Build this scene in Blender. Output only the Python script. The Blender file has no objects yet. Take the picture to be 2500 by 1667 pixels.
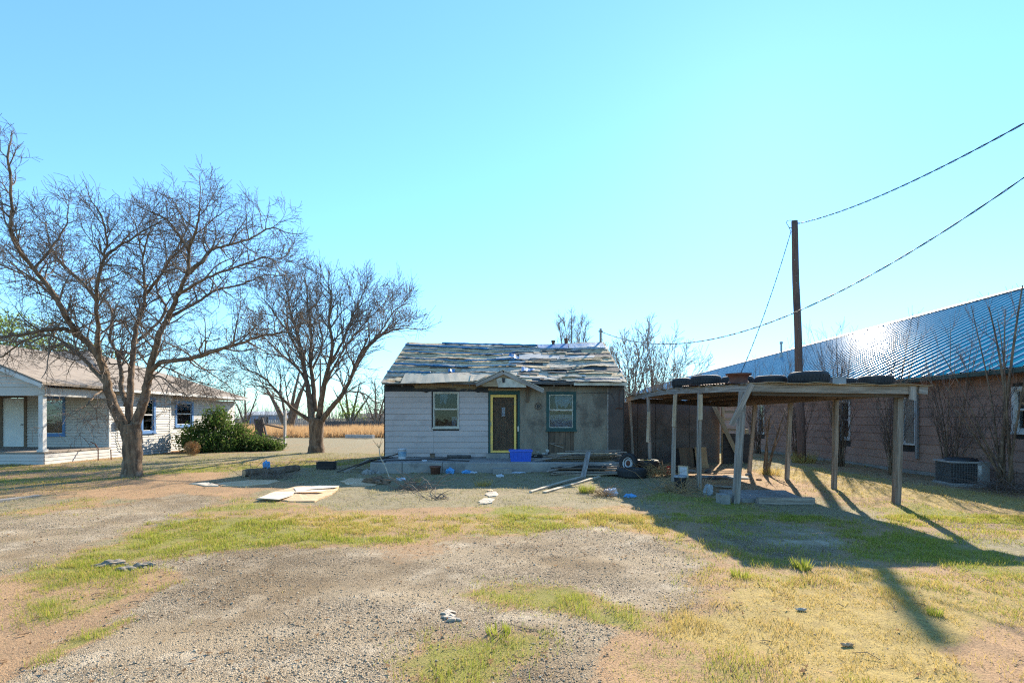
import bpy, bmesh, math, random
import numpy as np
from mathutils import Vector, Matrix
C = bpy.context.scene.collection
SC = bpy.context.scene
# ------------------------------------------------------------------ camera, sky, sun, exposure
EYE, FPX, HX, HY = 1.8, 1250.0, 1250.0, 1020.0          # eye height (m), focal length and horizon in photo pixels
cam = bpy.data.cameras.new('camera'); camo = bpy.data.objects.new('camera', cam); C.objects.link(camo)
camo.location = (0, 0, EYE); camo.rotation_euler = (math.radians(90), 0, 0)
cam.sensor_width = 36; cam.lens = 36 * FPX / 2500; cam.shift_y = (HY - 833.5) / 2500; cam.clip_end = 3000; cam.clip_start = .05
SC.camera = camo
SUN = Vector((0.48, 1.0, 0.592)).normalized()
W = bpy.data.worlds.new('World'); SC.world = W; W.use_nodes = True
wn = W.node_tree; wn.nodes.clear()
sky = wn.nodes.new('ShaderNodeTexSky'); sky.sky_type = 'NISHITA'; sky.sun_disc = False
sky.sun_elevation = math.asin(SUN.z); sky.sun_rotation = math.atan2(SUN.x, SUN.y)
sky.air_density = 1.0; sky.dust_density = 0.05; sky.ozone_density = 1.3; sky.altitude = 600
bg = wn.nodes.new('ShaderNodeBackground'); bg.inputs[1].default_value = 0.125
wo = wn.nodes.new('ShaderNodeOutputWorld')
def wmath(op, a, b):
    n = wn.nodes.new('ShaderNodeVectorMath'); n.operation = op
    for i, v in enumerate((a, b)):
        if isinstance(v, tuple): n.inputs[i].default_value = v
        else: wn.links.new(v, n.inputs[i])
    return n.outputs[0]
# a clear cyan winter sky; its whole range is evenly compressed, as the photograph's is
tint = wmath('MULTIPLY', sky.outputs[0], (0.64, 0.97, 1.13))
bw = wn.nodes.new('ShaderNodeRGBToBW'); wn.links.new(tint, bw.inputs[0])
den = wn.nodes.new('ShaderNodeMath'); den.operation = 'MULTIPLY_ADD'; wn.links.new(bw.outputs[0], den.inputs[0]); den.inputs[1].default_value = 1 / 9.0; den.inputs[2].default_value = 1.0
cv = wn.nodes.new('ShaderNodeCombineXYZ')
for i in range(3): wn.links.new(den.outputs[0], cv.inputs[i])
wn.links.new(wmath('DIVIDE', tint, cv.outputs[0]), bg.inputs[0]); wn.links.new(bg.outputs[0], wo.inputs[0])
sl = bpy.data.lights.new('sun', 'SUN'); sl.energy = 4.0; sl.angle = math.radians(0.55); sl.color = (1.0, 0.90, 0.73)
so = bpy.data.objects.new('sun', sl); C.objects.link(so); so.location = (20, 40, 30)
so.rotation_euler = (-SUN).to_track_quat('-Z', 'Y').to_euler()
SC.view_settings.view_transform = 'Standard'; SC.view_settings.look = 'None'
SC.view_settings.exposure = 1.72; SC.view_settings.gamma = 1.0; SC.view_settings.use_curve_mapping = False
SC.cycles.use_denoising = False; SC.cycles.filter_width = 1.2
SC.cycles.max_bounces = 6; SC.cycles.transparent_max_bounces = 12
# ------------------------------------------------------------------ pixel helpers (photo is 2500 x 1667)
K = {'c1': (920, 780, 3.675), 'c2': (1480, 860, 3.919), 'c3': (1740, 680, 2.904), 'c4': (0, 780, 3.36), 'c5': (0, 300, 2.8),
     'c6': (560, 620, 3.016), 'c7': (400, 1060, 3.92), 'c8': (1340, 700, 5.2275), 'b4': (900, 1060, 5.88), 'b5': (1250, 1060, 5.227),
     'b8': (660, 940, 7.84), 'b3': (1600, 1180, 2.613), 'b2': (800, 1180, 2.613), 'b7': (2200, 600, 2.53), 'ov': (0, 0, .9408)}
def px(k, x, y): a = K[k]; return (a[0] + x / a[2], a[1] + y / a[2])
def P(p, d): return Vector(((p[0] - HX) * d / FPX, d, EYE - (p[1] - HY) * d / FPX))
def G(p, z=0.0): return P(p, (EYE - z) * FPX / (p[1] - HY))
def PX(p, X): return P(p, X * FPX / (p[0] - HX))            # on a plane X = const
# ------------------------------------------------------------------ noise in numpy
_rs = np.random.RandomState(7); _LAT = _rs.rand(256, 256)
def vnoise(x, y, s=1.0, o=0):
    x = np.asarray(x, float) * s + 37.3 * o + 1000; y = np.asarray(y, float) * s + 17.9 * o + 1000
    xi = np.floor(x).astype(int); yi = np.floor(y).astype(int); fx = x - xi; fy = y - yi
    fx = fx * fx * (3 - 2 * fx); fy = fy * fy * (3 - 2 * fy)
    a = _LAT[xi % 256, yi % 256]; b = _LAT[(xi + 1) % 256, yi % 256]; c = _LAT[xi % 256, (yi + 1) % 256]; d = _LAT[(xi + 1) % 256, (yi + 1) % 256]
    return (a * (1 - fx) + b * fx) * (1 - fy) + (c * (1 - fx) + d * fx) * fy
def fbm(x, y, s=1.0, o=0, n=3):
    t = 0; a = .5
    for i in range(n): t = t + a * vnoise(x, y, s * 2 ** i, o + i * 3); a *= .5
    return t / (1 - .5 ** n)
def gz(x, y):
    h = (fbm(x, y, .5, 1) - .5) * .09 + (vnoise(x, y, 2.3, 5) - .5) * .018
    return h
def gzf(x, y): return float(gz(np.array([x]), np.array([y]))[0])
# ------------------------------------------------------------------ objects, parents, labels
ORG = {}
def root(name, label, cat, loc, group=None):
    o = bpy.data.objects.new(name, None); C.objects.link(o); o.location = loc; o.empty_display_size = .2
    ORG[o] = Vector(loc); return tag(o, label, cat, group)
def tag(o, label=None, cat=None, group=None, kind=None):
    if label: o['label'] = label
    if cat: o['category'] = cat
    if group: o['group'] = group
    if kind: o['kind'] = kind
    return o
def link(name, me, mat, parent=None, origin=None):
    if mat is not None and not me.materials: me.materials.append(MAT[mat] if isinstance(mat, str) else mat)
    o = bpy.data.objects.new(name, me); C.objects.link(o)
    if parent is not None: o.parent = parent; ORG[o] = ORG[parent]
    else:
        ORG[o] = Vector(origin) if origin is not None else Vector((0, 0, 0)); o.location = ORG[o]
    return o
class MB:
    def __init__(s, T=None): s.v = []; s.f = []; s.T = T
    def add(s, vs, fs):
        n = len(s.v); s.v += [tuple(v) for v in vs]; s.f += [tuple(i + n for i in f) for f in fs]; return s
    def box(s, x0, x1, y0, y1, z0, z1):
        return s.add([(x0, y0, z0), (x1, y0, z0), (x1, y1, z0), (x0, y1, z0), (x0, y0, z1), (x1, y0, z1), (x1, y1, z1), (x0, y1, z1)],
                     [(0, 3, 2, 1), (4, 5, 6, 7), (0, 1, 5, 4), (1, 2, 6, 5), (2, 3, 7, 6), (3, 0, 4, 7)])
    def prism(s, pts, vec):
        n = len(pts); pts = [Vector(p) for p in pts]; vec = Vector(vec)
        return s.add(pts + [p + vec for p in pts], [tuple(range(n))[::-1], tuple(range(n, 2 * n))] + [(i, (i + 1) % n, n + (i + 1) % n, n + i) for i in range(n)])
    def tube(s, pts, rad, n=6, cap=True, flat=1.0):
        pts = [Vector(p) for p in pts]; m = len(pts); b = len(s.v); ref = None
        for i, p in enumerate(pts):
            d = (pts[min(i + 1, m - 1)] - pts[max(i - 1, 0)])
            d = d.normalized() if d.length > 1e-9 else Vector((0, 0, 1))
            if ref is None: ref = Vector((1, 0, 0)) if abs(d.x) < .8 else Vector((0, 1, 0))
            u = ref - d * ref.dot(d); u.normalize(); w = d.cross(u); ref = u
            r = rad[i] if isinstance(rad, (list, tuple)) else rad
            for k in range(n):
                a = 2 * math.pi * k / n; q = p + u * (math.cos(a) * r) + w * (math.sin(a) * r * flat); s.v.append((q.x, q.y, q.z))
        for i in range(m - 1):
            for k in range(n):
                k2 = (k + 1) % n; a = b + i * n; s.f.append((a + k, a + k2, a + n + k2, a + n + k))
        if cap: s.f.append(tuple(b + k for k in range(n))[::-1]); s.f.append(tuple(b + (m - 1) * n + k for k in range(n)))
        return s
    def lathe(s, prof, n=28, M=None, cap=False):
        b = len(s.v); m = len(prof); M = M or Matrix()
        for r, z in prof:
            for k in range(n):
                a = 2 * math.pi * k / n; q = M @ Vector((r * math.cos(a), r * math.sin(a), z)); s.v.append((q.x, q.y, q.z))
        for i in range(m - 1):
            for k in range(n):
                k2 = (k + 1) % n; a = b + i * n; s.f.append((a + k, a + k2, a + n + k2, a + n + k))
        if cap: s.f.append(tuple(b + k for k in range(n))[::-1]); s.f.append(tuple(b + (m - 1) * n + k for k in range(n)))
        return s
    def build(s, name, mat, parent=None, origin=None, smooth=False):
        o = ORG[parent] if parent is not None else (Vector(origin) if origin is not None else Vector((0, 0, 0)))
        v = [s.T @ Vector(q) for q in s.v] if s.T is not None else s.v
        me = bpy.data.meshes.new(name); me.from_pydata([(q[0] - o.x, q[1] - o.y, q[2] - o.z) for q in v], [], s.f)
        if smooth: me.polygons.foreach_set('use_smooth', [True] * len(me.polygons))
        me.update(); return link(name, me, mat, parent, origin)
def plank(name, p, q, w, h, mat, parent=None, up=(0, 0, 1), jit=.004, bend=0.0, seed=0, n=5):
    """a sawn board from p to q (centre line), w across, h along 'up'; grain runs along its own X"""
    rng = random.Random(hash((round(p[0], 3), round(p[1], 3), round(p[2], 3), round(q[0], 3), seed)))
    p = Vector(p); q = Vector(q); d = q - p; L = d.length; d.normalize(); up = Vector(up)
    z = up - d * up.dot(d); z.normalize(); y = z.cross(d)
    vs = []; fs = []
    b1 = rng.uniform(-1, 1) * bend; b2 = rng.uniform(-1, 1) * bend
    for i in range(n + 1):
        t = i / n; a = math.sin(t * math.pi); 
        for sy, sz in ((-1, -1), (1, -1), (1, 1), (-1, 1)):
            e = rng.uniform(-1, 1) * jit * (4 if i in (0, n) else 0)
            vs.append((t * L - L / 2 + e, sy * w / 2 + b1 * a + rng.uniform(-jit, jit), sz * h / 2 + b2 * a + rng.uniform(-jit, jit) * .5))
    for i in range(n):
        a = i * 4
        for k in range(4): k2 = (k + 1) % 4; fs.append((a + k, a + k2, a + 4 + k2, a + 4 + k)[::-1])
    fs.append((0, 1, 2, 3)); fs.append((n * 4 + 3, n * 4 + 2, n * 4 + 1, n * 4))
    me = bpy.data.meshes.new(name); me.from_pydata(vs, [], fs); me.update()
    M = Matrix((d, y, z)).transposed().to_4x4(); c = (p + q) / 2
    o = link(name, me, mat, parent, (0, 0, 0) if parent is None else None)
    M.translation = c - (ORG[parent] if parent is not None else Vector((0, 0, 0)))
    o.matrix_basis = M; ORG[o] = c if parent is None else ORG[parent]
    return o
def fastmesh(name, V, F, mat, smooth=False, cols=None):
    """V (n,3), F (m,3) arrays"""
    me = bpy.data.meshes.new(name); me.vertices.add(len(V)); me.vertices.foreach_set('co', np.ascontiguousarray(V, np.float32).ravel())
    m, k = F.shape; me.loops.add(m * k); me.loops.foreach_set('vertex_index', np.ascontiguousarray(F, np.int32).ravel())
    me.polygons.add(m); me.polygons.foreach_set('loop_start', np.arange(0, m * k, k, dtype=np.int32)); me.polygons.foreach_set('loop_total', np.full(m, k, np.int32))
    if cols is not None:
        at = me.attributes.new('mask', 'FLOAT_COLOR', 'POINT'); at.data.foreach_set('color', np.ascontiguousarray(cols, np.float32).ravel())
    me.update(calc_edges=True)
    if smooth: me.polygons.foreach_set('use_smooth', [True] * m)
    return link(name, me, mat)
# ------------------------------------------------------------------ materials
MAT = {}
def nodes(name):
    m = bpy.data.materials.new(name); m.use_nodes = True; nt = m.node_tree; nt.nodes.clear(); MAT[name] = m
    out = nt.nodes.new('ShaderNodeOutputMaterial'); return m, nt, out
def N(nt, t, ins=None, **kw):
    n = nt.nodes.new('ShaderNode' + t)
    for k, v in kw.items(): setattr(n, k, v)
    for k, v in (ins or {}).items():
        if hasattr(v, 'is_linked') or isinstance(v, bpy.types.NodeSocket): nt.links.new(v, n.inputs[k])
        else: n.inputs[k].default_value = v
    return n
def c4(c): return (c[0], c[1], c[2], 1)
def mixc(nt, fac, a, b, mode='MIX'):
    n = nt.nodes.new('ShaderNodeMix'); n.data_type = 'RGBA'; n.blend_type = mode
    for s, v in ((n.inputs[0], fac), (n.inputs[6], a), (n.inputs[7], b)):
        if isinstance(v, bpy.types.NodeSocket): nt.links.new(v, s)
        else: s.default_value = v if not isinstance(v, tuple) or len(v) == 4 else c4(v)
    return n.outputs[2]
def ramp(nt, fac, a, b):
    n = N(nt, 'MapRange', {0: fac, 1: a, 2: b}); n.interpolation_type = 'SMOOTHSTEP'; return n.outputs[0]
def noise(nt, vec, scale, detail=4, rough=.6):
    return N(nt, 'TexNoise', {'Vector': vec, 'Scale': scale, 'Detail': detail, 'Roughness': rough}).outputs[0]
def mat(name, col, col2=None, col3=None, scale=4, rough=.85, bump=.25, bscale=45, metal=0, st=(1, 1, 1), rnd=.0, spec=.3, grain=0.0, trans=0.0, lo=.35, hi=.65):
    """col -> col2 in broad noise, col3 in a second blotchy noise, fine bump; st stretches the noise (wood grain along X)"""
    m, nt, out = nodes(name)
    tc = N(nt, 'TexCoord'); oi = N(nt, 'ObjectInfo')
    off = N(nt, 'VectorMath', {0: tc.outputs['Object']}, operation='ADD')
    rv = N(nt, 'MapRange', {0: oi.outputs['Random'], 3: 0.0, 4: 37.0}); nt.links.new(rv.outputs[0], off.inputs[1])
    mp = N(nt, 'Mapping', {'Vector': off.outputs[0], 'Scale': st})
    col2 = col2 or tuple(c * .65 for c in col)
    f = ramp(nt, noise(nt, mp.outputs[0], scale), lo, hi); cc = mixc(nt, f, col, col2)
    if grain:
        g = noise(nt, mp.outputs[0], scale * 7, 3, .7); cc = mixc(nt, ramp(nt, g, .5, .75), cc, mixc(nt, 1.0, cc, (1 - grain,) * 3, 'MULTIPLY'))
    if col3:
        f3 = ramp(nt, noise(nt, off.outputs[0], scale * .37 + .31, 6, .7), .52, .68); cc = mixc(nt, f3, cc, col3)
    if rnd:
        r = N(nt, 'MapRange', {0: oi.outputs['Random'], 3: 1 - rnd, 4: 1 + rnd}); hs = N(nt, 'HueSaturation', {'Color': cc, 'Value': r.outputs[0]}); cc = hs.outputs[0]
    b = N(nt, 'Bump', {'Strength': bump, 'Distance': .02, 'Height': noise(nt, mp.outputs[0], bscale, 5, .65)})
    pr = N(nt, 'BsdfPrincipled', {'Base Color': cc, 'Roughness': rough, 'Metallic': metal, 'Normal': b.outputs[0], 'Specular IOR Level': spec})
    sh = pr.outputs[0]
    if trans:
        tr = N(nt, 'BsdfTranslucent', {'Color': cc}); mx = N(nt, 'MixShader', {0: trans, 1: sh, 2: tr.outputs[0]}); sh = mx.outputs[0]
    nt.links.new(sh, out.inputs[0]); return m
WS = (.5, 9, 9)
mat('weathered_wood', (.31, .255, .205), (.165, .13, .10), scale=2.4, st=WS, grain=.45, rnd=.22, bscale=14)
mat('grey_post', (.37, .32, .275), (.20, .165, .14), scale=2.4, st=WS, grain=.4, rnd=.15, bscale=14)
mat('brown_board', (.17, .115, .075), (.10, .07, .05), scale=2.2, st=WS, grain=.4, rnd=.25, bscale=14)
mat('tan_board', (.40, .29, .17), (.26, .18, .11), scale=2.2, st=WS, grain=.35, rnd=.2, bscale=14)
mat('dark_board', (.065, .055, .05), (.035, .03, .028), scale=2.2, st=WS, grain=.3, rnd=.25, bscale=14)
mat('pale_board', (.52, .44, .33), (.38, .30, .21), scale=2.2, st=WS, grain=.3, rnd=.1, bscale=14)
mat('siding_grey', (.48, .405, .375), (.44, .375, .35), (.37, .315, .295), scale=1.5, rough=.7, bump=.08, bscale=90, rnd=.04)
mat('siding_white', (.50, .47, .43), (.46, .43, .395), (.40, .375, .35), scale=1.1, rough=.65, bump=.06)
mat('stucco', (.30, .25, .185), (.21, .172, .13), (.135, .11, .085), scale=1.3, rough=.95, bump=.5, bscale=60, lo=.3, hi=.7, st=(2.5, 2.5, .7), grain=.25)
mat('panel_brown', (.135, .105, .09), (.10, .08, .07), (.16, .13, .115), scale=1.6, rough=.95, bump=.35, bscale=60, rnd=.08)
mat('tar_paper', (.03, .03, .034), (.05, .05, .052), scale=3, rough=.9, bump=.3, bscale=20)
mat('white_paint', (.60, .58, .55), (.52, .50, .47), scale=3, rough=.6, bump=.05)
mat('white_worn', (.62, .57, .47), (.42, .38, .31), (.3, .25, .2), scale=2.5, rough=.75, bump=.15)
mat('cream_board', (.66, .52, .35), (.57, .44, .29), (.38, .30, .21), scale=1.6, rough=.6, bump=.1)
mat('blue_trim', (.07, .17, .36), (.09, .20, .40), scale=4, rough=.5, bump=.05)
mat('green_trim', (.016, .06, .056), (.028, .08, .072), (.05, .07, .06), scale=5, rough=.6, bump=.15)
mat('yellow_paint', (.86, .54, .12), (.76, .46, .10), (.52, .36, .15), scale=6, rough=.5, bump=.06)
mat('concrete', (.30, .28, .255), (.24, .22, .20), (.17, .16, .145), scale=2, rough=.95, bump=.3, bscale=50)
mat('flagstone', (.50, .42, .32), (.42, .35, .27), scale=4, rough=.9, bump=.3, bscale=30)
mat('plywood', (.58, .40, .23), (.48, .31, .17), (.66, .53, .37), scale=1.6, rough=.8, bump=.2, bscale=20, st=(1, 3, 1))
mat('plywood_peel', (.66, .56, .43), (.56, .45, .33), scale=3, rough=.8, bump=.2)
mat('felt_grey', (.58, .48, .36), (.38, .31, .235), (.17, .14, .11), scale=7, rough=.97, bump=.9, bscale=38, rnd=.18)
mat('felt_tan', (.66, .48, .28), (.45, .325, .2), (.20, .145, .095), scale=6, rough=.97, bump=.9, bscale=38, rnd=.15)
mat('felt_dark', (.07, .068, .068), (.12, .11, .10), scale=5, rough=.9, bump=.6, bscale=30, rnd=.2)
mat('felt_silver', (.52, .48, .43), (.42, .385, .345), scale=4, rough=.6, bump=.3, bscale=25, rnd=.1)
mat('tarp_blue', (.025, .15, .34), (.05, .21, .40), (.22, .32, .38), scale=5, rough=.55, bump=.5, bscale=22, spec=.4)
mat('tarp_pale', (.24, .36, .44), (.12, .26, .40), (.36, .41, .42), scale=3, rough=.6, bump=.5, bscale=18, spec=.5)
mat('shingle_grey', (.29, .235, .185), (.235, .19, .15), (.18, .14, .11), scale=3, rough=.95, bump=.4, bscale=60)
mat('rust_patch', (.42, .21, .11), (.50, .30, .18), scale=3, rough=.95, bump=.3)
mat('wall_brown', (.37, .225, .17), (.32, .195, .15), (.26, .16, .125), scale=1.2, rough=.8, bump=.12, bscale=50, rnd=.04)
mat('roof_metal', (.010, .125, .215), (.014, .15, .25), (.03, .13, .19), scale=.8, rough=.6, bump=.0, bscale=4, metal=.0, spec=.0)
mat('roof_rib_glint', (.20, .33, .42), (.26, .38, .46), scale=1, rough=.17, bump=.0, bscale=8, metal=.0, spec=.045)  # ribs of the same metal, paler: sun glint put into the colour
mat('gutter_green', (.03, .055, .05), (.05, .07, .06), scale=5, rough=.6, bump=.1)
mat('pole_wood', (.17, .10, .075), (.11, .065, .05), (.08, .05, .045), scale=4, rough=.9, bump=.6, bscale=30, st=(6, 6, .4))
mat('bark', (.22, .145, .09), (.09, .06, .04), (.25, .19, .14), scale=12, rough=.95, bump=1.0, bscale=16, st=(1, 1, .18))
mat('twig', (.20, .15, .115), (.14, .105, .082), scale=6, rough=.8, bump=.2)
mat('twig_pale', (.34, .285, .235), (.25, .21, .175), scale=6, rough=.8, bump=.2)
mat('twig_red', (.15, .10, .08), (.10, .072, .06), scale=6, rough=.8, bump=.2)
mat('bark_cut', (.50, .33, .19), (.40, .25, .14), scale=8, rough=.9)
mat('rubber', (.022, .022, .024), (.032, .031, .031), (.05, .046, .042), scale=8, rough=.75, bump=.25, bscale=60, spec=.4)
mat('rust', (.16, .065, .04), (.11, .045, .03), scale=9, rough=.85, bump=.4)
mat('wheel_white', (.60, .60, .60), (.45, .44, .43), scale=8, rough=.45, bump=.1, metal=.2)
mat('metal_grey', (.30, .31, .32), (.24, .25, .26), scale=6, rough=.5, bump=.08, metal=.5)
mat('ac_wire', (.13, .13, .13), (.10, .10, .10), scale=5, rough=.6, bump=.05)
mat('ac_case', (.30, .29, .28), (.24, .235, .225), scale=5, rough=.6, bump=.05)
mat('ac_fin', (.045, .045, .048), (.03, .03, .032), scale=20, rough=.6, bump=.3, metal=.3)
mat('black_plastic', (.02, .02, .022), (.03, .03, .032), scale=6, rough=.5, bump=.05)
mat('tote_blue', (.012, .085, .50), (.015, .10, .55), scale=4, rough=.4, bump=.04, spec=.5)
mat('bucket_white', (.62, .63, .66), (.52, .53, .57), (.42, .40, .38), scale=6, rough=.45, bump=.05)
mat('terracotta', (.16, .07, .045), (.12, .055, .04), scale=8, rough=.8)
mat('red_plastic', (.50, .05, .03), (.42, .045, .03), scale=5, rough=.5, bump=.05)
mat('cardboard', (.36, .24, .13), (.30, .2, .11), scale=3, rough=.9, bump=.1)
mat('cloth_blue', (.10, .34, .66), (.16, .42, .72), scale=9, rough=.9, bump=.5, bscale=30, trans=.2)
mat('bag_white', (.70, .72, .76), (.60, .64, .70), scale=5, rough=.5, bump=.4, bscale=20, trans=.3)
mat('curtain', (.50, .52, .54), (.40, .42, .45), scale=3, rough=.9, bump=.3, trans=.3)
mat('cable', (.03, .03, .032), (.04, .04, .042), rough=.6, bump=0)
mat('door_wood', (.27, .16, .085), (.17, .10, .055), scale=2.5, st=(9, 9, .5), grain=.35, rough=.6)
mat('door_paint', (.66, .65, .62), (.60, .59, .57), scale=2, rough=.5, bump=.04)
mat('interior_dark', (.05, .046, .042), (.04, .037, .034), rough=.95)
mat('shed_blue', (.24, .33, .47), (.2, .28, .42), scale=1, rough=.6)
mat('fence_pale', (.46, .43, .39), (.34, .32, .29), scale=3, st=(4, 4, .5), rough=.9)
mat('fence_dark', (.13, .115, .105), (.085, .075, .07), scale=3, st=(4, 4, .5), rough=.9)
mat('tumble', (.48, .30, .14), (.36, .22, .10), scale=5, rough=.9, bump=0, trans=.3)
mat('jug_grey', (.34, .36, .38), (.26, .28, .3), scale=5, rough=.6)
mat('dirt_clod', (.30, .16, .09), (.22, .12, .07), scale=8, rough=1, bump=.6, bscale=25)
def glassmat(name, tint, refl=.12, dark=.0):
    m, nt, out = nodes(name)
    tc = N(nt, 'TexCoord'); bmp = N(nt, 'Bump', {'Strength': .08, 'Distance': .02, 'Height': noise(nt, tc.outputs['Object'], 2.5, 2)})
    fr = N(nt, 'Fresnel', {'IOR': 1.33, 'Normal': bmp.outputs[0]})
    t = N(nt, 'BsdfTransparent', {'Color': c4(tint)}); g = N(nt, 'BsdfGlossy', {'Roughness': .03, 'Color': (.9, .95, 1, 1), 'Normal': bmp.outputs[0]})
    d = N(nt, 'BsdfDiffuse', {'Color': (.2, .21, .22, 1)}); dn = ramp(nt, noise(nt, tc.outputs['Object'], 4, 6, .7), .45, .75)
    dm = N(nt, 'Math', {0: dn, 1: dark}, operation='MULTIPLY')
    m1 = N(nt, 'MixShader', {0: dm.outputs[0], 1: t.outputs[0], 2: d.outputs[0]})
    ad = N(nt, 'Math', {0: fr.outputs[0], 1: refl}, operation='ADD')
    m2 = N(nt, 'MixShader', {0: ad.outputs[0], 1: m1.outputs[0], 2: g.outputs[0]}); nt.links.new(m2.outputs[0], out.inputs[0])
glassmat('glass', (.75, .8, .82), .0, .06)
glassmat('glass_dusty', (.7, .76, .8), .0, .1)
def screenmat():
    m, nt, out = nodes('insect_screen')
    t = N(nt, 'BsdfTransparent', {'Color': (1, 1, 1, 1)}); d = N(nt, 'BsdfDiffuse', {'Color': (.03, .03, .032, 1)})
    x = N(nt, 'MixShader', {0: .22, 1: t.outputs[0], 2: d.outputs[0]}); nt.links.new(x.outputs[0], out.inputs[0])
screenmat()
def leafmat(name, cols, trans=.45, rough=.6):
    """blades and leaves: one colour per loose piece, thin and lit through"""
    m, nt, out = nodes(name); g = N(nt, 'NewGeometry'); cr = N(nt, 'ValToRGB', {0: g.outputs['Random Per Island']})
    e = cr.color_ramp.elements
    while len(e) < len(cols): e.new(.5)
    for i, c in enumerate(cols): e[i].position = i / (len(cols) - 1); e[i].color = c4(c)
    d = N(nt, 'BsdfDiffuse', {'Color': cr.outputs[0]}); t = N(nt, 'BsdfTranslucent', {'Color': cr.outputs[0]})
    x = N(nt, 'MixShader', {0: trans, 1: d.outputs[0], 2: t.outputs[0]}); nt.links.new(x.outputs[0], out.inputs[0])
leafmat('blade_green', [(.17, .23, .018), (.25, .31, .03), (.38, .36, .08), (.29, .32, .04), (.46, .38, .12), (.22, .28, .025)])
leafmat('blade_dry', [(.55, .38, .12), (.47, .33, .11), (.35, .27, .08), (.62, .45, .17), (.33, .28, .06)])
leafmat('blade_pale', [(.40, .34, .19), (.33, .30, .16), (.46, .39, .24), (.25, .26, .11), (.38, .31, .18), (.28, .22, .13)])
leafmat('blade_orange', [(.42, .25, .11), (.47, .31, .16), (.34, .2, .1), (.50, .36, .2)])
leafmat('leaf_evergreen', [(.05, .09, .018), (.085, .14, .028), (.13, .19, .04), (.06, .10, .03), (.2, .17, .08)], .4)
leafmat('leaf_spring', [(.16, .24, .04), (.24, .32, .06), (.30, .36, .1)], .5)
leafmat('leaf_litter', [(.16, .09, .05), (.28, .17, .09), (.09, .06, .04), (.36, .26, .16)], .2)
leafmat('pebble', [(.36, .28, .19), (.47, .375, .265), (.22, .17, .115), (.56, .46, .335), (.40, .305, .205), (.12, .092, .065)], 0)
# ------------------------------------------------------------------ the ground: one sheet, kinds of cover in the 'mask' attribute
def ovp(pts):
    """outline read off the overview picture (2352 wide) -> metres on the ground"""
    r = []
    for x, y in pts:
        g = G(px('ov', x, y)); r.append((g.x, g.y))
    return r
GREEN, DRY, GRAVEL, PALE = 0, 1, 2, 3      # what is left over is bare red dirt
PATCH = []
def patch(ch, pts, soft=.18, amp=.5, s=1.0, raw=False): PATCH.append((ch, pts if raw else ovp(pts), soft, amp, s))
patch(PALE, [(-400, 1075), (2800, 1075), (2800, 1600), (-400, 1600)], .1, 0, .85)
patch(-1, [(-600, 1335), (700, 1262), (1600, 1262), (1620, 1420), (1300, 1900), (-600, 1900)], .4, .6, .6)
patch(GREEN, [(-300, 1062), (250, 1072), (330, 1078), (560, 1062), (720, 1052), (900, 1050), (880, 1062), (700, 1075), (300, 1100), (100, 1118), (-300, 1135)], .5, 1.2, .75)
patch(-1, [(-200, 1083), (200, 1082), (330, 1082), (300, 1095), (60, 1100), (-200, 1104)], .2, .6, .7)
patch(-1, [(140, 1125), (330, 1095), (480, 1085), (560, 1105), (700, 1112), (560, 1140), (400, 1150), (200, 1150)], .3, .7, .9)
patch(DRY, [(0, 1105), (150, 1105), (300, 1120), (120, 1140), (-200, 1150)], .3, .7, .5)
patch(GREEN, [(0, 1178), (230, 1140), (260, 1160), (200, 1185), (60, 1190)], .15, .5, .85)
patch(GRAVEL, [(-400, 1400), (-400, 1185), (60, 1190), (250, 1158), (420, 1132), (520, 1140), (430, 1178), (250, 1240), (100, 1305)], .25, .5, .92)
patch(PALE, [(820, 1100), (1480, 1095), (1500, 1150), (1200, 1165), (800, 1165)], .25, .6, .9)
patch(GREEN, [(-100, 1352), (60, 1312), (250, 1248), (420, 1185), (540, 1145), (600, 1150), (760, 1165), (1000, 1178), (1180, 1166), (1400, 1170), (1530, 1205), (1540, 1222), (1300, 1222), (1120, 1225), (980, 1245), (840, 1258), (600, 1268), (420, 1285), (310, 1290), (370, 1340), (200, 1380), (80, 1370)], .2, .6, .9)
patch(DRY, [(640, 1180), (900, 1172), (1100, 1195), (900, 1230), (700, 1225)], .3, 1.0, .6)
patch(-1, [(840, 1172), (1000, 1165), (1120, 1172), (1000, 1190), (880, 1185)], .15, .5, .7)
patch(DRY, [(1240, 1200), (1450, 1165), (1560, 1190), (1540, 1225), (1380, 1215)], .25, .7, .65)
patch(GRAVEL, [(-200, 1650), (60, 1568), (160, 1470), (320, 1400), (390, 1340), (300, 1290), (560, 1264), (860, 1252), (1000, 1238), (1200, 1228), (1390, 1208), (1530, 1238), (1660, 1312), (1640, 1390), (1560, 1440), (1420, 1500), (1300, 1600), (900, 1900), (-200, 1900)], .18, .4, .96)
patch(-1, [(820, 1255), (1000, 1236), (1050, 1262), (950, 1290), (880, 1280)], .2, .5, .55)
patch(-1, [(-200, 1345), (60, 1330), (110, 1350), (170, 1400), (110, 1490), (40, 1545), (-200, 1600)], .15, .4, .95)
patch(GREEN, [(60, 1320), (240, 1270), (300, 1290), (370, 1330), (320, 1352), (160, 1420), (100, 1390)], .12, .35, .85)
patch(-1, [(120, 1360), (230, 1330), (330, 1310), (375, 1340), (250, 1375), (150, 1410)], .15, .4, .6)
patch(GREEN, [(80, 1505), (200, 1450), (310, 1408), (315, 1425), (180, 1490), (100, 1520)], .06, .18, .9)
patch(GREEN, [(1095, 1365), (1150, 1340), (1240, 1345), (1340, 1365), (1480, 1400), (1500, 1435), (1400, 1440), (1280, 1410), (1180, 1405)], .2, .5, .88)
patch(GREEN, [(950, 1600), (960, 1530), (1050, 1470), (1150, 1445), (1275, 1455), (1270, 1500), (1180, 1540), (1150, 1620)], .2, .45, .9)
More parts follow.
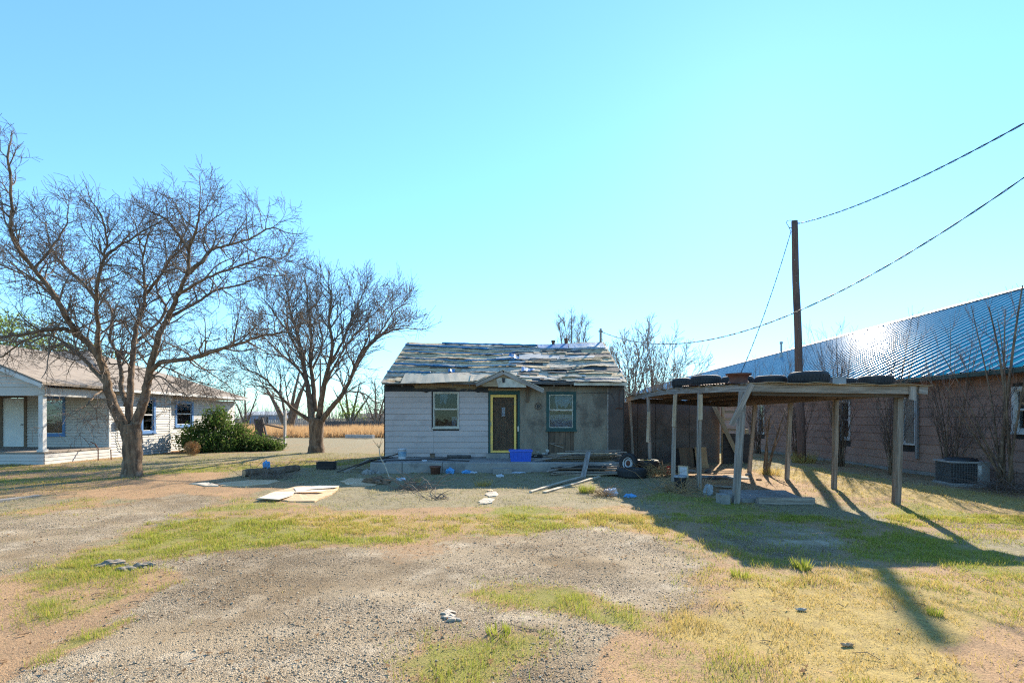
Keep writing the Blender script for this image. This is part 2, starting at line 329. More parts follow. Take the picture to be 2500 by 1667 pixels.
patch(DRY, [(1660, 1315), (1800, 1300), (2100, 1300), (2500, 1310), (2800, 1500), (2800, 1900), (1500, 1900), (1560, 1450), (1640, 1390)], .25, .6, .96)
patch(GREEN, [(1450, 1490), (1560, 1470), (1700, 1490), (1850, 1530), (2000, 1600), (1900, 1750), (1480, 1650)], .2, .7, .72)
patch(GREEN, [(1560, 1330), (1700, 1295), (2000, 1305), (2352, 1330), (2600, 1420), (2352, 1440), (2200, 1380), (1900, 1345)], .25, .9, .38)
patch(-1, [(2180, 1500), (2300, 1440), (2600, 1420), (2700, 1650), (2300, 1620)], .15, .5, .75)
patch(GREEN, [(1480, 1130), (1700, 1150), (1850, 1180), (2100, 1220), (2352, 1270), (2700, 1300), (2500, 1340), (2000, 1290), (1700, 1285), (1540, 1215)], .3, .8, .75)
patch(GRAVEL, [(1600, 1215), (1750, 1195), (1900, 1220), (1990, 1265), (1850, 1290), (1680, 1270)], .25, .8, .7)
patch(DRY, [(1720, 1085), (1850, 1070), (2100, 1110), (2600, 1150), (2700, 1230), (2200, 1190), (1900, 1140)], .3, .7, .85)
patch(GREEN, [(1880, 1130), (2100, 1150), (2400, 1190), (2600, 1200), (2352, 1245), (2050, 1200)], .25, .8, .75)
patch(GRAVEL, [(2120, 1200), (2250, 1195), (2352, 1215), (2250, 1228)], .2, .5, .6)
patch(-1, [(5.0, 11.3), (6.6, 11.6), (8.0, 14), (8.2, 20), (4.4, 20), (4.5, 13)], .4, .8, .85, raw=True)
patch(-1, [(13.2, 30), (11.4, 30), (11.2, 14), (11.7, 10), (13.2, 10)], .25, .6, .8, raw=True)
patch(-1, [(-19, 19), (-17.5, 19), (-17.2, 26), (-14, 26), (-12.5, 29), (-19, 29)], .3, .6, .6, raw=True)
def seg_sd(X, Y, poly):
    poly = np.array(poly); d2 = np.full(X.shape, 1e9); ins = np.zeros(X.shape, bool); n = len(poly)
    for i in range(n):
        a = poly[i]; b = poly[(i + 1) % n]; e = b - a; L = max(e @ e, 1e-9)
        t = np.clip(((X - a[0]) * e[0] + (Y - a[1]) * e[1]) / L, 0, 1)
        d2 = np.minimum(d2, (X - a[0] - t * e[0]) ** 2 + (Y - a[1] - t * e[1]) ** 2)
        c = (a[1] > Y) != (b[1] > Y); xi = a[0] + (Y - a[1]) * e[0] / (e[1] if abs(e[1]) > 1e-9 else 1e-9); ins ^= c & (X < xi)
    return np.where(ins, 1, -1) * np.sqrt(d2)
def masks(X, Y):
    M = np.zeros(X.shape + (4,)); far = np.clip((Y - 20) / 15, 0, 1)
    M[..., PALE] = .75 + .2 * fbm(X, Y, .4, 9); M[..., GREEN] = .25 * fbm(X, Y, .2, 11)
    for k, (ch, poly, soft, amp, s) in enumerate(PATCH):
        sd = seg_sd(X, Y, poly)
        nz = (fbm(X, Y, 1.1, 20 + k, 4) - .5) * 2 * amp + (vnoise(X, Y, 5, 60 + k) - .5) * amp * .4
        soft = soft * 1.7; w = np.clip((sd + nz) / (2 * soft) + .5, 0, 1); w = w * w * (3 - 2 * w) * s
        M *= (1 - w)[..., None]
        if ch >= 0: M[..., ch] += w
    mo = np.clip((fbm(X, Y, 1.6, 91, 4) - .36) * 5, 0, 1)[..., None]; mo2 = np.clip((fbm(X, Y, .8, 97, 4) - .42) * 4, 0, 1)
    M[..., DRY] += M[..., GREEN] * mo2 * .4; M[..., GREEN] *= 1 - .45 * mo2          # living and dead grass mixed
    k = np.array([1, 1, 0, 1.0]); M = M * (1 - k * (1 - mo) * .35)                   # thin places where soil shows
    return M
def axis(lo, hi, step, far0, far1):
    a = list(np.arange(lo, hi, step)); v = lo; s = step; L = []
    while v > far0: s *= 1.25; v -= s; L.append(v)
    v = a[-1]; s = step; R = []
    while v < far1: s *= 1.25; v += s; R.append(v)
    return np.array(L[::-1] + a + R)
gx = axis(-17, 14, .12, -1500, 1500); gy = axis(1.5, 24, .12, -300, 2600)
XX, YY = np.meshgrid(gx, gy); fade = np.clip((70 - np.hypot(XX, YY - 15)) / 30, 0, 1)
ZZ = gz(XX, YY) * fade; MM = masks(XX, YY)
nx, ny = len(gx), len(gy); idx = np.arange(nx * ny).reshape(ny, nx)
Fq = np.stack([idx[:-1, :-1], idx[:-1, 1:], idx[1:, 1:], idx[1:, :-1]], -1).reshape(-1, 4)
def groundmat():
    m, nt, out = nodes('ground'); tc = N(nt, 'TexCoord'); at = N(nt, 'Attribute', attribute_name='mask'); v = tc.outputs['Object']
    sp = N(nt, 'SeparateColor', {0: at.outputs['Color']})
    fine = noise(nt, v, 9, 5, .7); mid = noise(nt, v, 1.7, 5, .65); grit = noise(nt, v, 60, 3, .7)
    def brk(x):                                        # break the edge of a patch up
        a = N(nt, 'Math', {0: fine, 1: .5}, operation='SUBTRACT'); b = N(nt, 'Math', {0: a.outputs[0], 1: 1.1}, operation='MULTIPLY')
        s = N(nt, 'Math', {0: x, 1: b.outputs[0]}, operation='ADD'); return ramp(nt, s.outputs[0], .3, .7)
    dirt = mixc(nt, ramp(nt, mid, .35, .65), (.40, .25, .135), (.32, .205, .115)); dirt = mixc(nt, ramp(nt, grit, .45, .7), dirt, (.18, .105, .06))
    vo = N(nt, 'TexVoronoi', {'Vector': v, 'Scale': 62}, feature='F1'); ve = N(nt, 'TexVoronoi', {'Vector': v, 'Scale': 62}, feature='DISTANCE_TO_EDGE')
    cr = N(nt, 'ValToRGB', {0: vo.outputs['Color']})
    e = cr.color_ramp.elements
    for i, (p_, c) in enumerate([(0, (.13, .098, .066)), (.35, (.31, .24, .16)), (.65, (.42, .33, .225)), (1, (.58, .475, .345))]):
        if i >= len(e) - 0 and i >= 2: e.new(p_)
        elif i >= 2: pass
    while len(e) < 4: e.new(.5)
    for i, (p_, c) in enumerate([(0, (.13, .098, .066)), (.35, (.31, .24, .16)), (.65, (.42, .33, .225)), (1, (.58, .475, .345))]): e[i].position = p_; e[i].color = c4(c)
    grav = mixc(nt, ramp(nt, ve.outputs['Distance'], .0, .12), (.085, .064, .044), cr.outputs[0])
    sand = mixc(nt, ramp(nt, grit, .4, .65), (.41, .315, .205), (.29, .22, .14))
    rut = noise(nt, N(nt, 'Mapping', {'Vector': v, 'Rotation': (0, 0, .55), 'Scale': (.35, 1.3, 1)}).outputs[0], 1.0, 4, .6); grav = mixc(nt, ramp(nt, rut, .36, .6), sand, grav)
    grav = mixc(nt, ramp(nt, mid, .5, .75), grav, (.52, .425, .305))
    big_ = noise(nt, v, .45, 3, .6); grav = mixc(nt, ramp(nt, big_, .42, .62), grav, mixc(nt, 1.0, grav, (.66, .62, .57), 'MULTIPLY'))
    dry = mixc(nt, ramp(nt, fine, .3, .7), (.43, .31, .11), (.29, .21, .085)); dry = mixc(nt, ramp(nt, grit, .5, .75), dry, (.11, .08, .04))
    green = mixc(nt, ramp(nt, fine, .3, .7), (.19, .19, .04), (.26, .215, .075)); green = mixc(nt, ramp(nt, grit, .5, .75), green, (.07, .06, .025))
    pale = mixc(nt, ramp(nt, fine, .3, .7), (.33, .27, .165), (.23, .19, .115)); pale = mixc(nt, ramp(nt, grit, .45, .75), pale, (.09, .07, .045))
    col = mixc(nt, brk(sp.outputs[2]), dirt, grav); col = mixc(nt, brk(at.outputs['Alpha']), col, pale)
    col = mixc(nt, brk(sp.outputs[1]), col, dry); col = mixc(nt, brk(sp.outputs[0]), col, green)
    h = N(nt, 'Math', {0: ramp(nt, ve.outputs['Distance'], 0, .2), 1: sp.outputs[2]}, operation='MULTIPLY')
    h2 = N(nt, 'Math', {0: h.outputs[0], 1: grit}, operation='ADD'); h3 = N(nt, 'Math', {0: h2.outputs[0], 1: fine}, operation='ADD')
    b = N(nt, 'Bump', {'Strength': .6, 'Distance': .02, 'Height': h3.outputs[0]})
    pr = N(nt, 'BsdfPrincipled', {'Base Color': col, 'Roughness': .95, 'Normal': b.outputs[0], 'Specular IOR Level': .1}); nt.links.new(pr.outputs[0], out.inputs[0])
groundmat()
ground = fastmesh('ground', np.stack([XX.ravel(), YY.ravel(), ZZ.ravel()], 1), Fq, 'ground', True, MM.reshape(-1, 4))
tag(ground, kind='structure')
# pale concrete edge strip by the left track
mb = MB(); a = G(px('ov', -120, 1168)); b_ = G(px('ov', 90, 1140))
plank('path_edging', a + Vector((0, 0, .0)), b_, .16, .09, 'concrete', n=8, jit=.012); tag(bpy.data.objects['path_edging'], kind='structure')
# ------------------------------------------------------------------ shared builders for walls, windows, siding
def wallgrid(mb, x0, x1, z0, z1, y0, y1, holes):
    """wall slab in (x, y-in, z) with rectangular holes"""
    xs = sorted({x0, x1, *[h[0] for h in holes], *[h[1] for h in holes]}); zs = sorted({z0, z1, *[h[2] for h in holes], *[h[3] for h in holes]})
    for i in range(len(xs) - 1):
        run = None
        for j in range(len(zs) - 1):
            cx, cz = (xs[i] + xs[i + 1]) / 2, (zs[j] + zs[j + 1]) / 2
            hole = any(h[0] < cx < h[1] and h[2] < cz < h[3] for h in holes)
            if not hole:
                if run is None: run = zs[j]
                if j == len(zs) - 2: mb.box(xs[i], xs[i + 1], y0, y1, run, zs[j + 1])
            elif run is not None: mb.box(xs[i], xs[i + 1], y0, y1, run, zs[j]); run = None
    return mb
def rows(x0, x1, z0, z1, h, holes):
    z = z0
    while z < z1 - .02:
        zt = min(z + h, z1); cuts = [(a, b) for a, b, c, d in holes if c < zt - .01 and d > z + .01]
        x = x0
        for a, b in sorted(cuts):
            if a - x > .03: yield (x, a, z, zt)
            x = max(x, b)
        if x1 - x > .03: yield (x, x1, z, zt)
        z = zt
def lap(mb, xa, xb, za, zb, proud=.032, thin=.008, y=0):
    """one lapped board: thick at its lower edge"""
    g = .0015
    mb.add([(xa + g, y - proud, za), (xb - g, y - proud, za), (xb - g, y, za), (xa + g, y, za), (xa + g, y - thin, zb - .008), (xb - g, y - thin, zb - .008), (xb - g, y, zb - .008), (xa + g, y, zb - .008)],
           [(0, 3, 2, 1), (4, 5, 6, 7), (0, 1, 5, 4), (1, 2, 6, 5), (2, 3, 7, 6), (3, 0, 4, 7)]); return mb
def frame4(mb, x0, x1, z0, z1, w, y0, y1, wb=None, wt=None):
    wb = wb or w; wt = wt or w
    mb.box(x0, x0 + w, y0, y1, z0, z1); mb.box(x1 - w, x1, y0, y1, z0, z1)
    mb.box(x0 + w, x1 - w, y0 + .001, y1, z1 - wt, z1); mb.box(x0 + w, x1 - w, y0 + .001, y1, z0, z0 + wb); return mb
def window(rt, T, x0, x1, z0, z1, fm, sm, fw=.09, proud=.05, mid=.5, glass='glass', sill=True, rail=.035, label=None):
    """double-hung window: casing, sash, meeting rail, two panes"""
    w = frame4(MB(T), x0, x1, z0, z1, fw, -proud, .06).build('window', fm, rt)
    if label: w['label'] = label
    i0, i1, j0, j1 = x0 + fw, x1 - fw, z0 + fw, z1 - fw; zm = j0 + (j1 - j0) * mid
    frame4(MB(T), i0 + .001, i1 - .001, zm + .002, j1, .03, .0, .03).build('upper_sash', sm, w)
    frame4(MB(T), i0 + .001, i1 - .001, j0, zm - .002, .03, .032, .058).build('lower_sash', sm, w)
    MB(T).box(i0 + .002, i1 - .002, -.012, .034, zm - rail / 2, zm + rail / 2).build('meeting_rail', sm, w)
    MB(T).box(i0 + .03, i1 - .03, .012, .018, zm + rail / 2, j1 - .03).build('pane', glass, w)
    MB(T).box(i0 + .03, i1 - .03, .042, .048, j0 + .03, zm - rail / 2).build('pane', glass, w)
    if sill: MB(T).box(x0 - .03, x1 + .03, -proud - .04, -proud + .002, z0 - .035, z0 + .02).build('sill', fm, w)
    return w
def drape(name, mat_, parent, T, x0, x1, ztop, zbot, y, n=18, seed=1, amp=.03, ragged=.3):
    rng = random.Random(seed); mb = MB(T); vs = []
    for i in range(n + 1):
        t = i / n; x = x0 + (x1 - x0) * t; f = math.sin(t * 19 + seed) * amp + math.sin(t * 43) * amp * .4
        zb = zbot + rng.random() * ragged
        for j in range(4): s = j / 3; vs.append((x, y + f * (.3 + s), ztop + (zb - ztop) * s))
    mb.add(vs, [(i * 4 + j, i * 4 + 4 + j, i * 4 + 5 + j, i * 4 + 1 + j) for i in range(n) for j in range(3)])
    return mb.build(name, mat_, parent, smooth=True)
# ------------------------------------------------------------------ the dilapidated cottage
FY = 18.9
cot = root('cottage', 'dilapidated low cottage with torn blue-streaked roof and yellow screen door', 'house', (-.3, FY + 4.2, 0))
def cx(v): return v * .004114 - 4.99
def cz(v): return 5.429 - v * .004114
XL, XR = cx(75), cx(2210); ZP = .34
W1 = (cx(506), cx(737), cz(972), cz(650)); DR = (cx(1020), cx(1252), cz(1192), cz(676)); W2 = (cx(1532), cx(1775), cz(985), cz(660))
EY0, EZ0, SL = 18.45, 3.08, .461; RY = 23.1
def sag(x, v): u = (x - XL) / (XR - XL); return -.15 * math.sin(math.pi * min(max(u, 0), 1)) * v ** 1.3 + .02 * math.sin(x * 2.1 + 1)
def roofp(x, y, lift=0.0):
    v = (y - EY0) / (RY - EY0); z = EZ0 + (y - EY0) * SL + sag(x, max(v, 0)); return Vector((x, y, z + lift))
def roofpx(cxp, cyp, lift=0.0):
    p = px('c1', cxp, cyp); a = (p[0] - HX) / FPX; b = -(p[1] - HY) / FPX; y = 20.0
    for _ in range(12):
        v = (y - EY0) / (RY - EY0); sg = sag(a * y, max(v, 0)); y = min((EZ0 - EY0 * SL + sg - EYE) / (b - SL), RY - .06) if b < SL - .02 else RY - .06
    return roofp(a * y, y, lift)
# wall core, sides, back
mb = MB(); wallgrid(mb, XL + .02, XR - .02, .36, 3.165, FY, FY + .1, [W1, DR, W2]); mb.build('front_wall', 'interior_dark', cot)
for nm, xa in (('left_gable_wall', XL + .02), ('right_gable_wall', XR - .12)):
    MB().prism([(xa, FY + .1, 0), (xa, 27.2, 0), (xa, 27.2, 3.21), (xa, RY, 5.06), (xa, FY + .1, 3.2)], (.1, 0, 0)).build(nm, 'stucco', cot)
MB().box(XL + .12, XR - .12, 27.1, 27.2, 0, 3.22).build('back_wall', 'stucco', cot)
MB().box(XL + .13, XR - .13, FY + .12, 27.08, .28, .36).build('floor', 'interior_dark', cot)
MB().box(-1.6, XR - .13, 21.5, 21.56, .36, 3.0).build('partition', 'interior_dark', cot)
# lapped siding on the left half, each board a piece
holes = [(cx(503), cx(740), cz(976), cz(640))]; i = 0
zs = [cz(v) for v in (1232, 1197, 1147, 1097, 1046, 996, 948, 898, 846, 795, 743, 692, 640)]
for a, b in zip(zs[:-1], zs[1:]):
    cuts = holes if (holes[0][2] < b - .01 and holes[0][3] > a + .01) else ([(cx(510), cx(510.5), 0, 9)] if a < 1.5 else [])
    for (x0, x1, z0, z1) in rows(XL, cx(1000), a, b, 1, [(c[0], c[1], 0, 9) for c in cuts]):
        lap(MB(), x0, x1, z0, z1 + .003, y=FY - .001).build('siding_board', 'siding_grey', cot)
MB().box(XL - .035, XL - .002, FY - .03, FY + .1, .4, 3.0).build('corner_board', 'dark_board', cot)
# tar paper strip, torn, and bare sheathing boards above it
mb = MB(); rng = random.Random(3); top = [cz(592)] * 30; V = []
for i in range(31):
    t = i / 30; x = XL + (cx(1000) - XL) * t; zb = cz(640) - .02 - (.05 * abs(math.sin(i * 1.7)) if 10 < i < 13 or i > 26 else 0)
    zt = cz(596) if i < 9 else (cz(625) - .02 * math.sin(i) if i < 27 else cz(606)); yy = FY - .032 - .006 * math.sin(i * 2.3)
    V += [(x, yy, zb), (x, yy - .004, zt)]
mb.add(V, [(2 * i, 2 * i + 2, 2 * i + 3, 2 * i + 1) for i in range(30)]); mb.build('tar_paper', 'tar_paper', cot)
for k, (a, b, z, m_) in enumerate([(cx(330), cx(1010), cz(588), 'tan_board'), (cx(340), cx(1000), cz(606), 'tan_board'), (cx(350), cx(760), cz(623), 'brown_board'), (cx(720), cx(1010), cz(622), 'tan_board'), (XL, cx(335), cz(580), 'brown_board'), (cx(1005), cx(1290), cz(612), 'brown_board'), (cx(1005), cx(1290), cz(630), 'tan_board')]):
    plank('sheathing_board', (a, FY - .014 - .002 * k, z), (b, FY - .012 - .002 * k, z + .01), .022, .085, m_, cot, jit=.006)
# stucco panels on the right half, plain planks under the green window
def panel(x0, x1, z0, z1, y, name='stucco_panel', m_='stucco', rag=.0):
    mb = MB(); mb.box(x0, x1, y, FY - .0005, z0, z1); return mb.build(name, m_, cot)
panel(cx(1282), W2[0] + .02, cz(1206), cz(600), FY - .022); panel(W2[1] - .02, cx(2066), cz(1210), cz(605), FY - .024)
panel(cx(2076), XR, cz(1212), cz(608), FY - .021, m_='panel_brown'); panel(W2[0] + .021, W2[1] - .021, W2[3], cz(600), FY - .018)
MB().box(cx(2066), cx(2076), FY - .042, FY, cz(1212), cz(606)).build('batten', 'grey_post', cot)
MB().box(XR - .003, XR + .03, FY - .03, FY + .1, .36, 3.06).build('corner_board', 'dark_board', cot)
xs = [cx(v) for v in (1545, 1592, 1640, 1690, 1735, 1772)]
for a, b in zip(xs[:-1], xs[1:]): plank('wall_plank', ((a + b) / 2, FY - .012, cz(1212)), ((a + b) / 2, FY - .012, cz(1000)), b - a - .006, .02, 'brown_board', cot, up=(0, -1, 0))
# crumbled mortar edge at the foot of the stucco
rng = random.Random(5)
for k in range(26):
    x = rng.choice([rng.uniform(cx(1300), cx(1540)), rng.uniform(cx(1790), cx(2190))]); z = .4 + rng.random() ** 2 * .22; r = rng.uniform(.03, .09)
    MB().prism([(x + r * math.cos(a) * rng.uniform(.6, 1.3), FY - .0265, z + r * .6 * math.sin(a) * rng.uniform(.6, 1.3)) for a in [i * math.pi / 4 for i in range(8)]], (0, .006, 0)).build('stucco_flake', rng.choice(['stucco', 'concrete', 'felt_silver']), cot)
# windows
T0 = Matrix.Translation((0, FY, 0))
w1 = window(cot, T0, W1[0], W1[1], W1[2], W1[3], 'white_worn', 'white_worn', fw=.035, proud=.035, mid=.52, glass='glass_dusty', label='white framed window with torn sheeting behind dark panes')
MB(T0).box(W1[0] - .05, W1[0] - .002, -.045, .02, W1[2] - .04, W1[3] + .02).build('side_casing', 'dark_board', w1)
drape('torn_sheet', 'curtain', w1, T0, W1[0] + .25, W1[0] + .52, W1[3] - .05, W1[3] - .5, .12, seed=4, ragged=.3)
drape('torn_sheet', 'curtain', w1, T0, W1[1] - .28, W1[1] - .04, W1[2] + .42, W1[2] + .06, .13, seed=7, ragged=.1)
w2 = window(cot, T0, cx(1520), cx(1786), cz(996), cz(647), 'green_trim', 'white_worn', fw=.105, proud=.045, mid=.53, glass='glass_dusty', rail=.04, label='dark green framed window with pale sheeting behind the panes')
drape('torn_sheet', 'curtain', w2, T0, W2[0] + .28, W2[1] - .1, W2[3] - .06, W2[3] - .62, .13, seed=2, ragged=.25)
drape('torn_sheet', 'curtain', w2, T0, W2[0] + .08, W2[1] - .08, W2[2] + .55, W2[2] + .03, .15, seed=9, ragged=.0)
# door: dark outer casing, yellow screen door in front of a panelled wooden door
dz0, dz1 = DR[2], DR[3]
dc = frame4(MB(T0), cx(1003), cx(1282), dz0 - .03, cz(640), .075, -.05, .05, wb=.02, wt=.13).build('door_casing', 'green_trim', cot); dc['label'] = 'dark weathered casing round the yellow screen door'
sd = frame4(MB(T0), DR[0] + .005, DR[1] - .005, dz0, dz1, .082, -.062, -.022).build('screen_door', 'yellow_paint', cot); sd['label'] = 'yellow painted screen door frame'
MB(T0).box(DR[0] + .087, DR[1] - .087, -.034, -.031, dz0 + .082, dz1 - .082).build('screen', 'insect_screen', sd)
MB(T0).box(DR[0] + .012, DR[0] + .03, -.085, -.062, 1.5, 1.64).build('handle', 'metal_grey', sd)
wd = MB(T0).box(DR[0] + .02, DR[1] - .02, .02, .06, dz0 - .03, dz1 + .02).build('wooden_door', 'door_wood', cot)
xm = (DR[0] + DR[1]) / 2
for (a, b, c, d) in [(DR[0] + .1, xm - .12, 1.65, 2.25), (xm + .12, DR[1] - .1, 1.65, 2.25), (DR[0] + .1, xm - .17, .75, 1.5), (xm - .11, xm + .11, .75, 1.5), (xm + .17, DR[1] - .1, .75, 1.5), (DR[0] + .1, DR[1] - .1, 2.3, 2.5)]:
    frame4(MB(T0), a, b, c, d, .028, .004, .0195).build('door_panel', 'door_wood', wd)
MB(T0).box(xm - .09, xm + .09, .008, .0195, 1.83, 2.22).build('door_light_frame', 'door_wood', wd); MB(T0).box(xm - .062, xm + .062, .003, .0075, 1.86, 2.19).build('door_light', 'bag_white', wd)
MB(T0).box(cx(1262), cx(1274), -.075, -.05, cz(1004), cz(956)).build('letter_plate', 'white_worn', cot)
MB(T0).box(cx(985), cx(1190), -.32, -.03, ZP + .004, cz(1196)).build('door_sill', 'concrete', cot)
# porch slab in three pours, with eroded front edge
for a, b in ((-4.66, -3.62), (-3.6, -2.3), (-2.285, 3.95)):
    mb = MB(); n = max(3, int((b - a) / .22)); rng = random.Random(int(a * 100)); V = []
    for i in range(n + 1):
        x = a + (b - a) * i / n; e = rng.uniform(0, .03)
        V += [(x, 16.8 + e * .3, -.1), (x, 16.8 + e, ZP - .03), (x, 16.83 + e, ZP), (x, FY - .035, ZP), (x, FY - .035, -.1)]
    mb.add(V, [(5 * i + k, 5 * i + 5 + k, 5 * i + 5 + (k + 1) % 5, 5 * i + (k + 1) % 5) for i in range(n) for k in range(5)] + [(4, 3, 2, 1, 0), tuple(5 * n + k for k in range(5))])
    mb.build('porch_slab', 'concrete', cot)
# rafter tails, fascia and the loose cream sheets along the eave
for x in np.arange(XL + .1, XR, .61):
    if cx(880) < x < cx(1500): continue
    plank('rafter_tail', (x, 18.47, EZ0 - .10 + sag(x, 0)), (x, 19.4, EZ0 - .10 + .94 * SL + sag(x, 0)), .045, .09, 'brown_board', cot)
MB().prism([(cx(1755), 18.44, cz(590) - .03), (cx(2225), 18.44, cz(592) - .03), (cx(2225), 18.44, cz(575) + .02), (cx(1755), 18.44, cz(577) + .01)], (0, .02, 0)).build('fascia_board', 'white_worn', cot)
MB().prism([(cx(1500), 18.455, cz(588)), (cx(1750), 18.455, cz(584)), (cx(1750), 18.455, cz(570)), (cx(1500), 18.455, cz(566))], (0, .02, 0)).build('fascia_board', 'tan_board', cot)
def sheet(name, pts, m_, lift=.05, wav=.012, n=14, parent=cot, th=.008, seed=0):
    """loose roofing sheet between two picture lines (upper, lower)"""
    (a, b), (c, d) = pts; V = []; rng = random.Random(seed)
    for i in range(n + 1):
        t = i / n
        for (p_, q_, l) in ((a, b, lift), (c, d, lift)):
            x = p_[0] + (q_[0] - p_[0]) * t; y = p_[1] + (q_[1] - p_[1]) * t
            V.append(roofpx(x, y, l + wav * math.sin(t * 9 + seed) + rng.uniform(-wav, wav) * .6))
    m = len(V); V += [v - Vector((0, .003, th)) for v in V]
    F = [(2 * i, 2 * i + 1, 2 * i + 3, 2 * i + 2) for i in range(n)] + [(m + 2 * i, m + 2 * i + 2, m + 2 * i + 3, m + 2 * i + 1) for i in range(n)]
    F += [(2 * i + 1, m + 2 * i + 1, m + 2 * i + 3, 2 * i + 3) for i in range(n)] + [(0, m, m + 1, 1), (2 * n, 2 * n + 1, m + 2 * n + 1, m + 2 * n)]
    return MB().add(V, F).build(name, m_, parent)
# roof deck
mb = MB(); V = []; nn = 24
for i in range(nn + 1):
    x = XL - .02 + (XR - XL + .06) * i / nn
    for y in (EY0, 20.0, 21.5, RY): V.append(roofp(x, y, 0))
    V.append((x, RY + .01, roofp(x, RY).z - .12)); V.append((x, 20.0, roofp(x, 20.0).z - .1)); V.append((x, EY0, roofp(x, EY0).z - .06))
mb.add(V, [(7 * i + k, 7 * i + (k + 1) % 7, 7 * i + 7 + (k + 1) % 7, 7 * i + 7 + k) for i in range(nn) for k in range(7)] + [tuple(range(7)), tuple(7 * nn + k for k in range(7))[::-1]])
roof = mb.build('roof', 'felt_dark', cot)
V = []
for i in range(nn + 1):
    x = XL - .02 + (XR - XL + .06) * i / nn; z = roofp(x, RY).z; V += [(x, RY + .012, z - .002), (x, 27.6, z - 4.5 * SL), (x, 27.6, z - 4.5 * SL - .1), (x, RY + .012, z - .118)]
MB().add(V, [(4 * i + k, 4 * i + (k + 1) % 4, 4 * i + 4 + (k + 1) % 4, 4 * i + 4 + k) for i in range(nn) for k in range(4)] + [(0, 1, 2, 3), tuple(4 * nn + k for k in (3, 2, 1, 0))]).build('rear_roof', 'felt_grey', cot)
# courses of rolled roofing, each strip a sheet of its own, lower edges lifted and ragged
def strip(y0, y1, x0, x1, m_, lift, seed, rag=.035):
    rng = random.Random(seed); n = max(4, int((x1 - x0) / .16)); V = []; ph = rng.uniform(0, 6)
    for i in range(n + 1):
        x = x0 + (x1 - x0) * i / n; e = rng.uniform(-rag, rag) + .03 * math.sin(x * 1.7 + ph); cu = max(0, math.sin(x * 2.9 + ph)) * .03 + rng.uniform(0, .018)
        V += [roofp(x, y0 + e, lift + .012 + cu), roofp(x, y0 + .12 + e * .5, lift + .008 + cu * .4), roofp(x, y1 + .05, lift * .4 + .004), roofp(x, y0 + e + .004, lift + cu - .004)]
    F = []
    for i in range(n):
        a = 4 * i; b = a + 4; F += [(a, b, b + 1, a + 1), (a + 1, b + 1, b + 2, a + 2), (a + 3, b + 3, b, a)]
    o = MB().add(V, F).build('roofing_strip', m_, roof); return o
NR = 9; ys = [EY0 - .03 + (RY - EY0) * i / NR for i in range(NR + 1)]; rng = random.Random(11)
for r in range(NR):
    x = XL - .05
    while x < XR + .02:
        L = rng.uniform(1.3, 3.4); x1 = min(x + L, XR + rng.uniform(.0, .07))
        if XR - x1 < .5: x1 = XR + .04
        left = (x + x1) / 2 < .4
        m_ = rng.choice(['felt_tan', 'felt_tan', 'felt_grey', 'felt_grey']) if left else rng.choice(['felt_grey', 'felt_grey', 'felt_silver', 'felt_dark', 'felt_tan'])
        strip(ys[r], ys[r + 1], x, x1, m_, .004 + .004 * rng.random(), rng.randint(0, 9999)); x = x1 + .004
for k in range(46):                                   # torn scraps, mostly on the right half
    y = rng.uniform(EY0, RY - .4); x = rng.uniform(.2, XR - 1.2) if k < 36 else rng.uniform(XL, 0); L = rng.uniform(.4, 1.7)
    strip(y, y + rng.uniform(.08, .3), x, min(x + L, XR + .03), rng.choice(['felt_grey', 'felt_dark', 'felt_silver', 'felt_tan', 'felt_dark']), .022 + .02 * rng.random(), 700 + k, .03)
strip_s = sheet('silver_roofing_sheet', [((1275, 322), (1960, 335)), ((1275, 368), (1945, 352))], 'felt_silver', .05, .006, parent=roof)
# strips of blue tarp rolled round battens
for k, (a, b, r) in enumerate([((255, 238), (1000, 278), .05), ((1000, 278), (2040, 268), .032), ((585, 226), (1440, 246), .055), ((250, 298), (1130, 326), .036), ((1130, 318), (1240, 308), .03),
                               ((225, 352), (780, 384), .026), ((780, 384), (1250, 368), .042), ((155, 410), (700, 436), .048), ((700, 436), (1252, 424), .046), ((92, 482), (480, 490), .04), ((1780, 545), (2190, 548), .02)]):
    rg = random.Random(k); n = 26; pts = []
    for i in range(n + 1):
        t = i / n; q = roofpx(a[0] + (b[0] - a[0]) * t, a[1] + (b[1] - a[1]) * t + rg.uniform(-2, 2), .045 + r * .5 + rg.uniform(-.006, .008)); pts.append(q)
    MB().tube(pts, [r * rg.uniform(.75, 1.2) for _ in pts], 8, flat=.75).build('rolled_tarp_batten', 'tarp_blue' if k not in (1, 8) else 'tarp_pale', roof, smooth=True)
sheet('blue_tarp', [((1440, 234), (1718, 228)), ((1450, 266), (1718, 265))], 'tarp_blue', .06, .006, parent=roof, seed=2)
sheet('pale_tarp', [((1720, 226), (2025, 216)), ((1725, 264), (2050, 262))], 'tarp_pale', .055, .005, parent=roof, seed=3)
sheet('blue_tarp', [((1190, 310), (1280, 345)), ((1180, 350), (1275, 362))], 'tarp_blue', .06, .02, 6, parent=roof, seed=4)
sheet('blue_tarp', [((640, 455), (700, 460)), ((640, 482), (700, 484))], 'tarp_blue', .06, .015, 6, parent=roof, seed=5)
sheet('blue_tarp', [((1300, 438), (1420, 458)), ((1295, 478), (1410, 470))], 'tarp_blue', .06, .02, 8, parent=roof, seed=6)
sheet('cream_eave_sheet', [((255, 498), (850, 512)), ((212, 592), (838, 572))], 'cream_board', .075, .008, parent=roof, seed=1)
sheet('cream_eave_sheet', [((846, 512), (1010, 508)), ((836, 572), (905, 566))], 'cream_board', .085, .006, 6, parent=roof, seed=8)
sheet('cream_eave_sheet', [((120, 545), (240, 535)), ((70, 562), (215, 570))], 'felt_tan', .08, .01, 6, parent=roof, seed=9)
